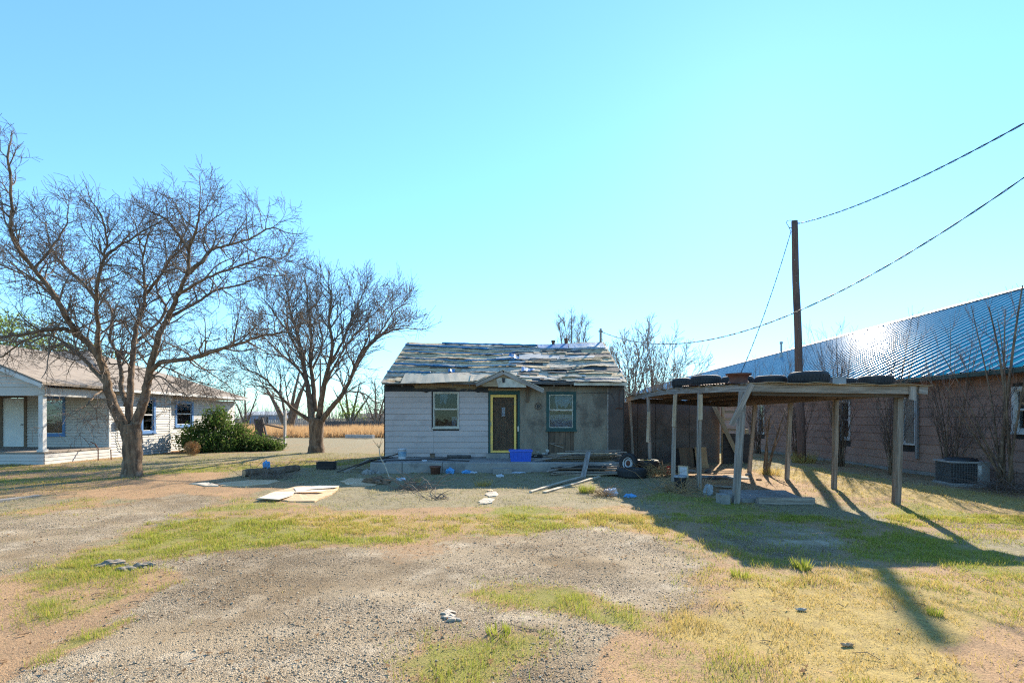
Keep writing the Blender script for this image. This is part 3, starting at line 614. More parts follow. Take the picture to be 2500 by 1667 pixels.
for x0, x1, y0, y1 in ((1630, 1840, 512, 530), (1700, 1900, 556, 572), (1870, 2180, 528, 545), (1900, 2195, 560, 575), (1500, 1620, 545, 560)):
    sheet('loose_slat', [((x0, y0), (x1, y0 + 4)), ((x0, y1 - 4), (x1, y1 + 3))], 'pale_board', .08, .008, 5, parent=roof, seed=x0)
# pipes on the ridge
for p_, h, r in (((1583, 215), .16, .07), ((1696, 212), .22, .055)):
    q = roofpx(*p_, 0); MB().tube([q - Vector((0, 0, .1)), q + Vector((0, 0, h))], r, 10).tube([q + Vector((0, 0, h - .03)), q + Vector((0, 0, h + .05))], r * 1.35, 10).build('vent_pipe', 'rust', roof)
q = roofpx(2008, 200, 0); mast = MB().tube([q - Vector((0, 0, .2)), q + Vector((0, 0, .62))], .055, 8).tube([q + Vector((-.1, 0, .5)), q + Vector((.1, 0, .5))], .03, 6).build('service_mast', 'weathered_wood', roof); MASTTOP = q + Vector((0, 0, .5))
# satellite dish edge-on at the right rake
q = P(px('c8', 940, 1120), 19.6)
MB().lathe([(.0, .03), (.1, .022), (.2, .005), (.24, -.03), (.235, -.035), (.1, .01), (.0, .018)], 20, Matrix.Translation(q) @ Matrix.Rotation(math.radians(70), 4, 'Y') @ Matrix.Rotation(.3, 4, 'X')).tube([q + Vector((-.01, .02, -.02)), (XR + .02, q.y, q.z - .22)], .015, 6).build('dish_antenna', 'metal_grey', cot, smooth=True)
# little gabled canopy over the door
pk = (1130, 455); CY = 18.18
def cpt(c, d=CY): return P(px('c1', *c), d)
for nm, a, b, y1 in (('left_canopy_roof', (885, 568), (1132, 456), 19.9), ('right_canopy_roof', (1132, 456), (1500, 628), 19.9)):
    A, B = cpt(a), cpt(b); t = .035
    MB().prism([A, B, B + Vector((0, 0, t)), A + Vector((0, 0, t))], (0, 1.6, 0)).build(nm, 'felt_grey', cot)
for nm, a, b in (('barge_board', (890, 574), (1135, 462)), ('barge_board', (1138, 464), (1497, 632))):
    A, B = cpt(a, CY - .02), cpt(b, CY - .02); plank(nm, A - Vector((0, 0, .055)), B - Vector((0, 0, .055)), .03, .11, 'grey_post', cot, up=(0, 0, 1), jit=.003)
MB().prism([cpt((1072, 535), 18.215), cpt((1100, 522), 18.215), cpt((1200, 530), 18.215), cpt((1338, 562), 18.215), cpt((1340, 607), 18.215), cpt((1090, 607), 18.215)], (0, .02, 0)).build('canopy_face_board', 'white_worn', cot)
MB().prism([cpt((900, 578), 18.235), cpt((1075, 520), 18.235), cpt((1130, 490), 18.235), cpt((1200, 520), 18.235), cpt((1290, 548), 18.235), cpt((1290, 606), 18.235), cpt((960, 600), 18.235)], (0, .02, 0)).build('canopy_face_back', 'tan_board', cot)
A = cpt((1137, 540), 18.18); MB().box(A.x - .055, A.x + .055, A.y - .06, A.y + .028, A.z + .0, A.z + .06).tube([A + Vector((0, -.02, 0)), A + Vector((0, -.02, -.1))], .04, 8).build('porch_lamp', 'black_plastic', cot)
plank('canopy_bracket', cpt((1350, 575), 18.78), cpt((1352, 742), 18.82), .09, .06, 'brown_board', cot, up=(0, -1, 0))
# cables and hook plate on the right wall
def wallpt(a, b, o=.05): return (cx(a), FY - o, cz(b))
MB().tube([wallpt(1790, 662), wallpt(1900, 660), wallpt(2060, 655, .06), wallpt(2100, 668), wallpt(2125, 705), wallpt(2130, 735)], .006, 5).build('wall_cable', 'cable', cot)
MB().tube([wallpt(2185, 620), wallpt(2170, 690), wallpt(2172, 780), wallpt(2160, 795), wallpt(2190, 800), wallpt(2205, 790)], .008, 5).tube([wallpt(2140, 800), wallpt(2150, 792), wallpt(2200, 796)], .018, 5).build('wall_cable', 'rust', cot)
plank('leaning_slat', wallpt(1545, 1108, .06), wallpt(1685, 1112, .06), .02, .03, 'weathered_wood', cot); plank('leaning_slat', wallpt(1560, 1112, .09), wallpt(1672, 1148, .07), .02, .03, 'weathered_wood', cot)
# iron wreath hung on the wall
wr = root('wall_wreath', 'round dark metal wreath ornament hanging on the stucco beside the door', 'wreath', (cx(1448), FY - .03, cz(775)))
mb = MB(); c0 = Vector((cx(1448), FY - .035, cz(778))); rng = random.Random(2)
for k in range(12):
    a = k / 12 * 2 * math.pi + .2; e = Vector((math.cos(a), 0, math.sin(a))); f = Vector((-math.sin(a), 0, math.cos(a))); p0 = c0 + e * .115; s_ = .026
    mb.prism([p0 - e * s_, p0 + f * s_, p0 + e * s_ * 1.5, p0 - f * s_], (0, .008, 0))
mb.build('petals', 'brown_board', wr)
mb = MB().tube([c0 + Vector((.1 * math.cos(a), 0, .1 * math.sin(a))) for a in [i * math.pi / 12 for i in range(25)]], .006, 5); mb.build('ring', 'dark_board', wr)
mb = MB()
for k in range(6):
    a = k * 1.05; e = Vector((math.cos(a), 0, math.sin(a))); mb.prism([c0 + e * .012, c0 + e * .05 + Vector((-e.z, 0, e.x)) * .025, c0 + e * .075, c0 + e * .045 - Vector((-e.z, 0, e.x)) * .025], (0, .01, 0))
mb.build('centre_bird', 'black_plastic', wr); MB().tube([c0 + Vector((0, .01, .1)), c0 + Vector((0, .012, .28))], .003, 4).build('hanger', 'cable', wr)
# ------------------------------------------------------------------ lean-to behind the carport
shed = root('lean_to', 'brown panelled lean-to wall joining the cottage behind the carport', 'shed', (6.2, 21.0, 0))
sx = [XR + .035] + [PX(px('c2', v, 900), 1).y * 0 + (px('c2', v, 0)[0] - HX) * 20.5 / FPX for v in (300, 470, 640, 795)] + [8.32]
for i in range(len(sx) - 1): MB().box(sx[i] + .008, sx[i + 1] - .008, 20.5 + .006 * (i % 2), 20.53, -.1, 2.42).build('wall_panel', 'panel_brown', shed)
MB().box(sx[0], 8.32, 20.532, 20.6, -.1, 2.40).build('wall_frame', 'dark_board', shed)
MB().box(8.26, 8.32, 20.601, 24.5, -.1, 2.40).build('side_wall', 'panel_brown', shed)
MB().box(XR + .035, 8.4, 20.4, 24.6, 2.405, 2.46).build('roof', 'felt_grey', shed)
MB().prism([(8.34, 20.2, -.1), (9.4, 20.2, -.1), (9.4, 20.2, 1.16), (8.34, 20.2, 1.2)], (0, .05, 0)).build('low_panel', 'dark_board', shed)
plank('corner_post', (8.38, 20.35, -.1), (8.38, 20.35, 2.4), .1, .1, 'tan_board', shed, up=(0, 1, 0))
plank('corner_post', (9.3, 20.28, -.1), (9.3, 20.28, 1.35), .1, .1, 'tan_board', shed, up=(0, 1, 0))
for z in (1.35, 1.75, 2.05): plank('cross_rail', (8.44, 20.38, z), (9.1, 20.42, z - .02), .04, .1, 'tan_board', shed)
plank('rail_end_post', (9.14, 20.4, 1.19), (9.14, 20.4, 2.2), .07, .07, 'tan_board', shed, up=(0, 1, 0))
lp = plank('leaning_board', (8.95, 19.9, -.02), (8.0, 20.32, 2.3), .16, .04, 'tan_board', up=(0, -1, 0)); tag(lp, 'long tan board leaning across the right corner of the lean-to', 'board')
# ------------------------------------------------------------------ carport
cp = root('carport', 'sagging flat-roofed grey timber carport loaded with old tyres', 'carport', (6.4, 15.0, 0))
CX0, CX1, CY0, CY1 = 4.62, 8.34, 10.6, 19.6
def zl(y): return float(np.interp(y, [10.6, 12.5, 15, 17.5, 19.6], [2.50, 2.56, 2.65, 2.64, 2.58]))
def zr(y): return float(np.interp(y, [10.6, 19.6], [2.45, 2.40]))
def xl(y): return float(np.interp(y, [10.6, 13, 19.6], [5.0, 4.72, 4.42]))
def rz(x, y): u = (x - xl(y)) / (CX1 - xl(y)); return zl(y) * (1 - u) + zr(y) * u
WU = (0, 1, 0)
yy = [10.62, 12.6, 15.1, 17.4, 19.55]
for a, b in zip(yy[:-1], yy[1:]): plank('left_beam', (xl(a), a, zl(a) - .075), (xl(b), b, zl(b) - .075), .045, .14, 'grey_post', cp)
plank('front_beam', (xl(10.6) - .05, 10.58, zl(10.6) - .085), (CX1 + .12, 10.58, zr(10.6) - .085), .045, .155, 'weathered_wood', cp)
plank('front_beam', (xl(10.6) + .03, 10.68, zl(10.6) - .17), (CX1 - .02, 10.68, zr(10.6) - .17), .04, .12, 'brown_board', cp)
for a, b in ((10.6, 13.5), (13.5, 16.5), (16.5, 19.55)): plank('right_beam', (CX1 - .06, a, zr(a) - .1), (CX1 - .06, b, zr(b) - .1), .045, .16, 'weathered_wood', cp)
plank('rear_beam', (xl(19.55), 19.58, zl(19.6) - .1), (CX1, 19.58, zr(19.6) - .1), .045, .17, 'dark_board', cp)
for x in (5.6, 6.5, 7.4):
    for a, b in ((10.72, 15.0), (15.0, 19.5)): plank('joist', (x, a, rz(x, a) - .105), (x, b, rz(x, b) - .105), .045, .13, 'brown_board', cp)
rng = random.Random(8); y = 10.5; k = 0
while y < 19.6:                                        # deck boards across the joists, ends uneven
    w = rng.uniform(.14, .24); ym = y + w / 2; e0 = rng.uniform(-.02, .12); e1 = rng.uniform(-.04, .14)
    plank('deck_board', (xl(ym) - e0, ym, zl(ym) + .012), (CX1 + e1, ym, zr(ym) + .012), w - .008, .022, rng.choice(['weathered_wood', 'brown_board', 'tan_board']), cp, jit=.007, bend=.012)
    y += w; k += 1
for x0, x1, y0, y1 in ((5.2, 6.9, 10.42, 10.9), (6.6, 7.9, 10.46, 11.0), (7.7, 8.6, 10.45, 11.2)):
    V = [Vector((x, y_, rz(x, y_) + .034 + .018 * math.sin(x * 7 + y_ * 5))) for x in np.linspace(x0, x1, 8) for y_ in (y0, y1)]
    m = len(V); V += [v - Vector((0, 0, .012)) for v in V]
    MB().add(V, [(2 * i, 2 * i + 2, 2 * i + 3, 2 * i + 1) for i in range(7)] + [(m + 2 * i, m + 2 * i + 1, m + 2 * i + 3, m + 2 * i + 2) for i in range(7)] + [(2 * i, m + 2 * i, m + 2 * i + 2, 2 * i + 2) for i in range(7)] + [(0, 1, m + 1, m), (m - 2, 2 * m - 2, 2 * m - 1, m - 1)]).build('warped_board', 'tan_board', cp)
mb = MB(); V = []                                      # corrugated iron piece near the left edge
for i in range(61):
    y_ = 11.2 + 2.6 * i / 60
    for x in (xl(y_) - .1, xl(y_) + .75): V.append((x, y_, rz(x, y_) + .045 + .012 * math.sin(i * math.pi / 1.5)))
mb.add(V, [(2 * i, 2 * i + 2, 2 * i + 3, 2 * i + 1) for i in range(60)]); mb.build('corrugated_sheet', 'rust', cp, smooth=True)
def post(b, t, w, lab=None, mat_='grey_post', name='post', up=WU): 
    o = plank(name, b, t, w, w, mat_, cp, up=up, jit=.005, n=7, bend=.015); return o
LP = [(4.60, 19.4), (4.62, 17.1), (4.56, 14.5), (4.72, 12.9)]
for x, y in LP: post((x, y, -.12), (x + (xl(y) - x) * .8, y, zl(y) - .14), .088)
post((4.74, 10.86, -.12), (4.83, 10.72, zl(10.7) - .15), .12)
for (x, y), (z0, z1) in zip(LP[1:3], ((1.0, 1.9), (1.55, 2.35))): plank('splice', (x - .06 + (xl(y) - x) * .6, y - .072, z0), (x - .02 + (xl(y) - x) * .6, y - .07, z1 + .1), .09, .035, 'pale_board', cp, up=WU)
x, y = LP[3]; plank('splice', (x, y - .07, 1.75), (x, y - .07, 2.38), .1, .035, 'pale_board', cp, up=WU)
for x, y, w in ((8.14, 10.86, .12), (8.17, 13.0, .1), (8.05, 15.0, .1), (7.87, 17.0, .1)): post((x, y, -.12), (x + (CX1 - .08 - x) * .5, y, zr(y) - .17), w, mat_='weathered_wood')
br = [P(px('c2', 1395, 300), 10.52), P(px('c2', 1200, 690), 10.72)]; plank('diagonal_brace', br[0], br[1], .1, .04, 'grey_post', cp, up=(0, -1, 0))
plank('beam_stub', (CX1 - .1, 10.53, zr(10.6) - .28), (CX1 - .1, 10.53, zr(10.6) + .0), .12, .04, 'grey_post', cp, up=(0, -1, 0))
plank('beam_stub', (CX1 + .02, 10.53, zr(10.6) - .07), (CX1 + .2, 10.53, zr(10.6) - .09), .04, .16, 'grey_post', cp)
# ------------------------------------------------------------------ tyres
def tyre_prof(R, r, h, n=9):
    """closed ring profile (radius, z): tread with rounded shoulders, thin sidewalls, open inside"""
    a = []; b = h * .28
    a += [(r, h * .16), (r + (R - r) * .3, h * .02), (R - b * .8, 0), (R - b * .25, b * .25), (R, b), (R + .004, h / 2), (R, h - b), (R - b * .25, h - b * .25), (R - b * .8, h), (r + (R - r) * .3, h * .98), (r, h * .84), (r + .015, h * .8), (R - .03, h * .72), (R - .025, h * .28), (r + .015, h * .2), (r, h * .16)]
    return a
def tyre(label, c, R, h, M=None, r=None, group='old tyres', wheel=None, name='tyre'):
    T = Matrix.Translation(c) @ (M or Matrix()); r = r or R * .56
    rt = root(name, label, 'tyre', c, group)
    MB().lathe(tyre_prof(R, r, h), 36, T).build('casing', 'rubber', rt, smooth=True)
    mb = MB()
    for k in range(36):                                # tread blocks standing proud of the casing
        a = 2 * math.pi * k / 36
        for z0, z1, o in ((h * .26, h * .47, 0), (h * .53, h * .74, .04)):
            A = [T @ Vector(((R + e) * math.cos(a + da + o), (R + e) * math.sin(a + da + o), z)) for e in (0, .011) for da, z in ((0, z0), (.13, z0), (.13, z1), (0, z1))]
            mb.add(A, [(4, 5, 6, 7), (0, 1, 5, 4), (1, 2, 6, 5), (2, 3, 7, 6), (3, 0, 4, 7)])
    t = mb.build('tread', 'rubber', rt); tag(t, kind='stuff')
    if wheel:
        for nm, pr_, m_ in (('wheel_lip', [(r * 1.0, h * .3), (r * 1.02, h * .2), (r * .9, h * .18), (r * .86, h * .34)], wheel), ('wheel_well', [(r * .86, h * .34), (r * .84, h * .44), (r * .74, h * .44)], 'black_plastic'), ('wheel_disc', [(r * .74, h * .44), (r * .68, h * .3), (r * .52, h * .26), (r * .46, h * .4)], wheel), ('wheel_hub', [(r * .46, h * .4), (r * .3, h * .42), (r * .26, h * .28), (0, h * .26)], 'rust')):
            MB().lathe([(q_, h - z_) for q_, z_ in pr_], 32, T).build(nm, m_, rt, smooth=True)
    return rt
def on_roof(pxx, d): x = (pxx - HX) * d / FPX; return Vector((x, d, rz(x, d) + .05))
rg = 'tyres lying on the carport roof'
tyre('small tyre at the far left end of the carport roof', on_roof(1664, 14.9), .27, .27, group=rg)
tyre('wide tyre second from the left on the carport roof', on_roof(1723, 13.4), .38, .27, group=rg)
tyre('tyre on the carport roof behind the rusty wheel rim', on_roof(1800, 12.65), .37, .23, group=rg)
tyre('low tyre just right of the rusty rim on the carport roof', on_roof(1881, 11.9), .34, .21, group=rg)
tyre('largest tyre on the carport roof, below the utility pole', on_roof(1974, 11.3), .40, .27, group=rg)
tyre('tyre behind the grey box on the carport roof', on_roof(2060, 12.2), .27, .23, group=rg)
tyre('rightmost tyre at the front right corner of the carport roof', on_roof(2138, 11.15), .34, .2, group=rg)
q = on_roof(1803, 11.75) + Vector((0, 0, .0)); rim = root('wheel_rim', 'rusty bare wheel rim standing on the carport roof edge', 'wheel rim', q)
MB().lathe([(.2, 0), (.25, .0), (.255, .02), (.22, .035), (.19, .09), (.195, .15), (.235, .19), (.27, .2), (.275, .225), (.262, .23), (.22, .205), (.175, .15), (.17, .06), (.1, .05), (.0, .05)], 32, Matrix.Translation(q)).build('barrel', 'rust', rim, smooth=True)
MB().lathe([(.27, .222), (.283, .226), (.283, .236), (.268, .236)], 32, Matrix.Translation(q)).build('lip', 'rust', rim, smooth=True)
q = on_roof(2041, 11.35); bxx = root('metal_box', 'plain grey box on the carport roof beside the largest tyre', 'box', q)
MB().box(q.x - .15, q.x + .15, q.y - .12, q.y + .12, q.z - .006, q.z + .15).build('body', 'metal_grey', bxx); MB().box(q.x - .16, q.x + .16, q.y - .13, q.y + .13, q.z + .151, q.z + .175).build('lid', 'metal_grey', bxx)
# ------------------------------------------------------------------ utility pole and wires
PB = Vector((11.55, 20.4, 0)); PT = P((1939, 540), 20.4)
pole = root('utility_pole', 'tall reddish brown wooden utility pole behind the carport', 'pole', PB)
n = 16; MB().tube([PB.lerp(PT, i / n) + Vector((.012 * math.sin(i * .9), 0, -.3 if i == 0 else 0)) for i in range(n + 1)], [.16 - .045 * i / n for i in range(n + 1)], 14).build('shaft', 'pole_wood', pole, smooth=True)
mb = MB().tube([PT + Vector((.1, -.03, -.1)), PT + Vector((.2, -.06, -.11))], .022, 6).tube([PT + Vector((-.1, 0, -.28)), PT + Vector((-.2, 0, -.26))], .015, 6); mb.build('insulator', 'metal_grey', pole)
mb = MB()
rng = random.Random(4)
for k in range(14): z = rng.uniform(1, 9); x = rng.uniform(-.1, .1); c_ = PB.lerp(PT, z / 9.6) + Vector((x, -.15 + .035 * z / 9.6 + x * x * 3, 0)); mb.box(c_.x - .012, c_.x + .012, c_.y - .012, c_.y + .03, c_.z - .012, c_.z + .012)
mb.build('nail_head', 'metal_grey', pole)
def wire_obj(label, pts, r=.012, twist=True):
    rt = root('overhead_wire', label, 'wire', pts[0], 'overhead wires'); mb = MB(); n = len(pts)
    for ph in ((0, math.pi) if twist else (0,)):
        mb.tube([Vector(p) + Vector((0, math.cos(i * 1.15 + ph) * r * .7, math.sin(i * 1.15 + ph) * r * .9)) if twist else Vector(p) for i, p in enumerate(pts)], r * (.65 if twist else 1), 5)
    mb.build('strand', 'cable', rt, smooth=True); return rt
def catenary(A, B, s, n=60): A = Vector(A); B = Vector(B); return [A.lerp(B, i / n) - Vector((0, 0, 4 * s * (i / n) * (1 - i / n))) for i in range(n + 1)]
def wire_fit(A, E, samples, ext, n=120):
    """straight in plan from A through E and on; height a parabola through the sampled picture points"""
    A = Vector(A); d = E - A; ts, zs = [0], [A.z]
    for (u, v) in samples:
        k_ = (u - HX) / FPX; t = (k_ * A.y - A.x) / (d.x - k_ * d.y); ts.append(t); zs.append(P((u, v), A.y + d.y * t).z)
    c = np.polyfit(ts, zs, 2, w=[8] + [1] * len(samples)); e = float(np.polyval(c, 0)) - A.z
    return [Vector((A.x + d.x * t, A.y + d.y * t, float(np.polyval(c, t)) - e * max(0, 1 - t * 4))) for t in np.linspace(0, ext, n)]
E1 = P((2500, 300), 10.4)
wire_obj('upper overhead wire running from the pole top to the right edge', wire_fit(PT + Vector((.2, -.06, -.11)), E1, [(2100, 498), (2250, 432), (2400, 358), (2500, 300)], 1.9), .016)
A = MASTTOP; q = P((2500, 445), 9.8)
wire_obj('lower overhead wire sagging from the right edge to the cottage roof', wire_fit(A, q, [(2500, 445), (2180, 632), (1940, 755), (1750, 825), (1650, 846), (1560, 840)], 1.7, 150), .0145)
wire_obj('slack wire dropping from the pole top down to the carport', catenary(PT + Vector((-.13, 0, -.42)), (8.2, 19.5, 2.42), .45, 60), .016)
mb = MB(); pts = [PT + Vector(v) for v in ((-.13, 0, -.42), (-.22, -.02, -.25), (-.33, -.03, -.08), (-.3, -.03, .0), (-.2, -.03, .02), (-.05, -.1, -.02), (.12, -.06, -.1))]; mb.tube(pts, .012, 6).build('jumper_loop', 'cable', pole, smooth=True)
# ------------------------------------------------------------------ brown house on the right
BY = 92.0; bdir = Vector((-.04, -1, 0)).normalized(); bin_ = Vector((1, -.04, 0)).normalized()
BO = Vector((12.4 + .04 * BY, BY, 0))
TB = Matrix(((bdir.x, bin_.x, 0, BO.x), (bdir.y, bin_.y, 0, BO.y), (0, 0, 1, 0), (0, 0, 0, 1)))
bh = root('brown_house', 'long brown clapboard house with blue ribbed metal roof', 'house', TB @ Vector((60, 5, 0)))
BL = 84.0
def bs_at(p): a = (p[0] - HX) / FPX; y = 12.4 / (a - .04); return (BY - y) * 1.0008
wins = []
for pa, pb, z0, z1 in ((1852, 1868, .95, 2.55), (2050, 2078, .95, 2.5), (2205, 2240, .95, 2.53), (2474, 2530, 1.42, 2.6)): wins.append((bs_at((pa, 0)), bs_at((pb, 0)), z0, z1))
wallgrid(MB(TB), 0, BL, -.1, 3.0, .0, .12, wins).build('side_wall', 'interior_dark', bh)
MB(TB).box(0, BL, 14.0, 14.12, -.1, 3.0).build('far_wall', 'wall_brown', bh)
MB(TB).prism([(0, .12, -.1), (0, 14, -.1), (0, 14, 3.0), (0, 7.6, 6.9), (0, .12, 3.05)], (.1, 0, 0)).build('rear_gable', 'wall_brown', bh); MB(TB).prism([(BL - .1, .12, -.1), (BL - .1, 14, -.1), (BL - .1, 14, 3.0), (BL - .1, 7.6, 6.9), (BL - .1, .12, 3.05)], (.1, 0, 0)).build('front_gable', 'wall_brown', bh)
MB(TB).box(3, BL - .2, 2.0, 2.05, 0, 2.8).build('inner_wall', 'interior_dark', bh)
rng = random.Random(6)
for (a, b, z0, z1) in rows(0, BL, .12, 2.98, .286, [(w[0] - .005, w[1] + .005, w[2], w[3]) for w in wins]):
    x = a
    while x < b - .05:                                # boards come in lengths of about 4.9 m
        e = min(b, x + rng.uniform(3.6, 4.9)); e = b if b - e < .6 else e
        lap(MB(TB), x, e, z0, z1 + .004, .03, .008, -.001).build('clapboard', 'wall_brown', bh); x = e
MB(TB).box(0, BL, -.02, -.001, -.1, .118).build('footing', 'concrete', bh)
for w in wins: window(bh, TB, w[0], w[1], w[2], w[3], 'white_paint', 'white_paint', fw=.09, proud=.05, sill=True)
w = wins[2]; MB(TB).box(w[1] + .01, w[1] + .11, -.09, -.032, .5, 2.75).build('downpipe', 'metal_grey', bh); MB(TB).box(w[0] + .2, w[1] - .1, -.06, -.052, .9, 2.5).build('storm_board', 'weathered_wood', bh)
EV = (-.5, 3.05); RG = (7.7, 7.1); sv = Vector((0, RG[0] - EV[0], RG[1] - EV[1])); sl_ = sv.length; sn = sv.normalized(); nn_ = Vector((0, -sn.z, sn.y))
pw = .46
V = []; pr_ = [(0, 0), (pw - .085, 0), (pw - .066, .028), (pw - .024, .028), (pw - .005, 0), (pw, 0)]
for e in (0.0, 1.0):
    for a, h in pr_:
        q = Vector((a, EV[0], EV[1])) + sn * (sl_ * e) + nn_ * h; V.append(TB.to_3x3() @ q)
for a, h in pr_: q = Vector((a, EV[0], EV[1])) + nn_ * (h - .006); V.append(TB.to_3x3() @ q)
pm = bpy.data.meshes.new('roof_panel'); pm.from_pydata([tuple(v) for v in V], [], [(i, i + 1, i + 7, i + 6) for i in range(5)] + [(12 + i, 13 + i, i + 1, i) for i in range(5)]); pm.materials.append(MAT['roof_metal']); pm.materials.append(MAT['roof_rib_glint']); pm.update()
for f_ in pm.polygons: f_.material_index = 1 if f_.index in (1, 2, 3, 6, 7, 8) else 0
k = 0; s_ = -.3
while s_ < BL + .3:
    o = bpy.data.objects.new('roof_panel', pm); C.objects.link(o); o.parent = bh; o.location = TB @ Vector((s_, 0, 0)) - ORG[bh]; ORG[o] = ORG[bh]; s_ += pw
MB(TB).prism([(-.3, EV[0] + .02, EV[1] - .02), (-.3, RG[0], RG[1] - .02), (-.3, 15.4, 3.2), (-.3, 15.4, 3.1), (-.3, RG[0], RG[1] - .14), (-.3, EV[0] + .02, EV[1] - .1)], (BL + .6, 0, 0)).build('roof_deck', 'roof_metal', bh)
MB(TB).prism([(-.32, RG[0] - .2, RG[1] - .03), (-.32, RG[0], RG[1] + .075), (-.32, RG[0] + .25, RG[1] - .02), (-.32, RG[0], RG[1] + .06)], (BL + .64, 0, 0)).build('ridge_cap', 'metal_grey', bh)
MB(TB).prism([(-.3, EV[0] - .11, EV[1] - .14), (-.3, EV[0] + .015, EV[1] - .15), (-.3, EV[0] + .015, EV[1] - .015), (-.3, EV[0] - .12, EV[1] - .03)], (BL + .6, 0, 0)).build('gutter', 'gutter_green', bh)
MB(TB).box(0, BL, EV[0] + .03, -.035, 2.9, 2.92).build('soffit', 'wall_brown', bh)
q = P(px('c3', 485, 555), 33.0)                        # vent stack on the roof
def roof_at(y): 
    s = BY - y; return s
vs = 17.5; base = TB @ (Vector((vs, 0, 0)) + Vector((0, EV[0], EV[1])) + sn * (sl_ * .62)); 
a = (px('c3', 483, 0)[0] - HX) / FPX
for vs in np.arange(20, 80, .2):
    base = TB @ (Vector((vs, EV[0], EV[1])) + sn * (sl_ * .80))
    if base.x / base.y > a: break
MB().tube([base - Vector((0, 0, .1)), base + Vector((0, 0, 1.05))], .07, 10).tube([base + Vector((0, 0, 1.0)), base + Vector((0, 0, 1.16))], .11, 10).tube([base - Vector((0, 0, .1)), base + Vector((0, 0, .12))], .13, 10).build('roof_vent', 'metal_grey', bh)
# ------------------------------------------------------------------ air conditioner
ac0 = G((2342, 1180)); ac0 = Vector((12.05, 13.75, 0)); ac = root('air_conditioner', 'square grey outdoor air conditioner on the ground beside the brown house', 'air conditioner', ac0)
Ta = Matrix.Translation(ac0) @ Matrix.Rotation(math.radians(-14), 4, 'Z')
h = .68; w = .41
MB(Ta).box(-w - .04, w + .04, -w - .04, w + .04, -.12, .05).build('pad', 'concrete', ac)
MB(Ta).box(-w + .03, w - .03, -w + .03, w - .03, .06, h - .05).build('coil', 'ac_fin', ac)
mb = MB(Ta)
for zz in np.arange(.09, h - .06, .05): frame4(mb, -w, w, 0, 1, .001, 0, .001) if False else mb.box(-w, w - .26, -w, -w + .008, zz, zz + .006).box(-w, -w + .008, -w + .01, w - .01, zz, zz + .006)
for xx in np.arange(-w + .03, w - .27, .035): mb.box(xx, xx + .006, -w - .004, -w + .004, .07, h - .06)
for xx in np.arange(-w + .03, w - .02, .035): mb.box(-w - .004, -w + .004, xx, xx + .006, .07, h - .06)
g_ = mb.build('grille', 'ac_wire', ac); tag(g_, kind='stuff')
MB(Ta).box(-w - .02, w + .02, -w - .02, w + .02, .051, .085).build('base_rim', 'ac_case', ac); MB(Ta).box(-w - .02, w + .02, -w - .02, w + .02, h - .06, h - .02).build('top_rim', 'ac_case', ac)
MB(Ta).box(w - .25, w + .012, -w - .012, -w + .029, .09, h - .065).build('service_panel', 'ac_case', ac); MB(Ta).box(w - .012 - .02, w + .012, -w + .03, w, .09, h - .065).build('side_panel', 'ac_case', ac)
MB(Ta).box(w - .24, w - .17, -w - .016, -w - .0125, h - .36, h - .12).build('rating_label', 'white_paint', ac)
mb = MB(Ta).lathe([(.36, h - .02), (.36, h + .02), (.33, h + .045), (.2, h + .06), (.0, h + .065)], 28); 
mb.build('fan_guard', 'black_plastic', ac, smooth=True)
# ------------------------------------------------------------------ white house on the left
WX, WY = -18.1, 23.0
wh = root('white_house', 'white clapboard house with blue window trim behind the bare tree', 'house', (-22, 26, 0))
TS = Matrix(((0, -1, 0, WX), (1, 0, 0, 0), (0, 0, 1, 0), (0, 0, 0, 1)))          # right side wall: local x = world y
TE = Matrix(((0, -1, 0, WX - .35), (1, 0, 0, 0), (0, 0, 1, 0), (0, 0, 0, 1)))
TF = Matrix.Translation((0, WY, 0))
LX = -31.0
fd = (-22.85, -21.9, .5, 2.72); fw_ = (-21.15, -20.05, 1.0, 2.78); sw = (24.95, 25.95, 1.05, 2.85); ew = (28.0, 29.6, 1.3, 2.75)
def clad(name, T, x0, x1, z0, z1, holes, h=.125):
    wallgrid(MB(T), x0, x1, z0, z1, 0, .1, holes).build(name + '_core', 'interior_dark', wh); mb = MB(T)
    for r in rows(x0, x1, z0, z1, h, holes): lap(mb, r[0], r[1], r[2], r[3], .032, .006, -.001)
    o = mb.build(name, 'siding_white', wh); tag(o, kind='stuff'); return o
clad('front_cladding', TF, LX, WX, .0, 3.02, [fd, fw_]); clad('side_cladding', TS, WY + .03, 27.1, .0, 3.02, [sw]); clad('extension_cladding', TE, 27.1, 34.0, .0, 2.88, [ew])
MB().box(WX - .36, WX, 27.101, 27.2, 0, 3.0).build('return_wall', 'siding_white', wh)
MB().box(LX, WX - .36, 33.9, 34.0, 0, 2.9).build('rear_wall', 'siding_white', wh); MB().box(LX, LX + .1, WY + .11, 33.89, 0, 2.9).build('left_wall', 'siding_white', wh)
for (x, y) in ((WX + .0, WY), (WX, 27.08)): MB().box(x - .02, x + .035, y - .035, y + .045, 0, 3.02).build('corner_board', 'white_paint', wh)
window(wh, TF, *fw_, 'blue_trim', 'white_paint', fw=.11, proud=.05, mid=.52); window(wh, TS, *sw, 'blue_trim', 'white_paint', fw=.12, proud=.05); window(wh, TE, *ew, 'blue_trim', 'white_paint', fw=.14, proud=.05, mid=.5)
mb = MB(TF); frame4(mb, fd[0] - .13, fd[1] + .13, fd[2], fd[3] + .1, .12, -.05, .05, wb=.01); mb.build('door_casing', 'brown_board', wh)
d_ = MB(TF).box(fd[0] + .0, fd[1] - .0, .0, .04, fd[2] + .012, fd[3] - .03).build('door', 'door_paint', wh); MB(TF).tube([(fd[1] - .1, -.07, 1.5), (fd[1] - .1, .0, 1.5)], .03, 8).build('handle', 'metal_grey', d_)
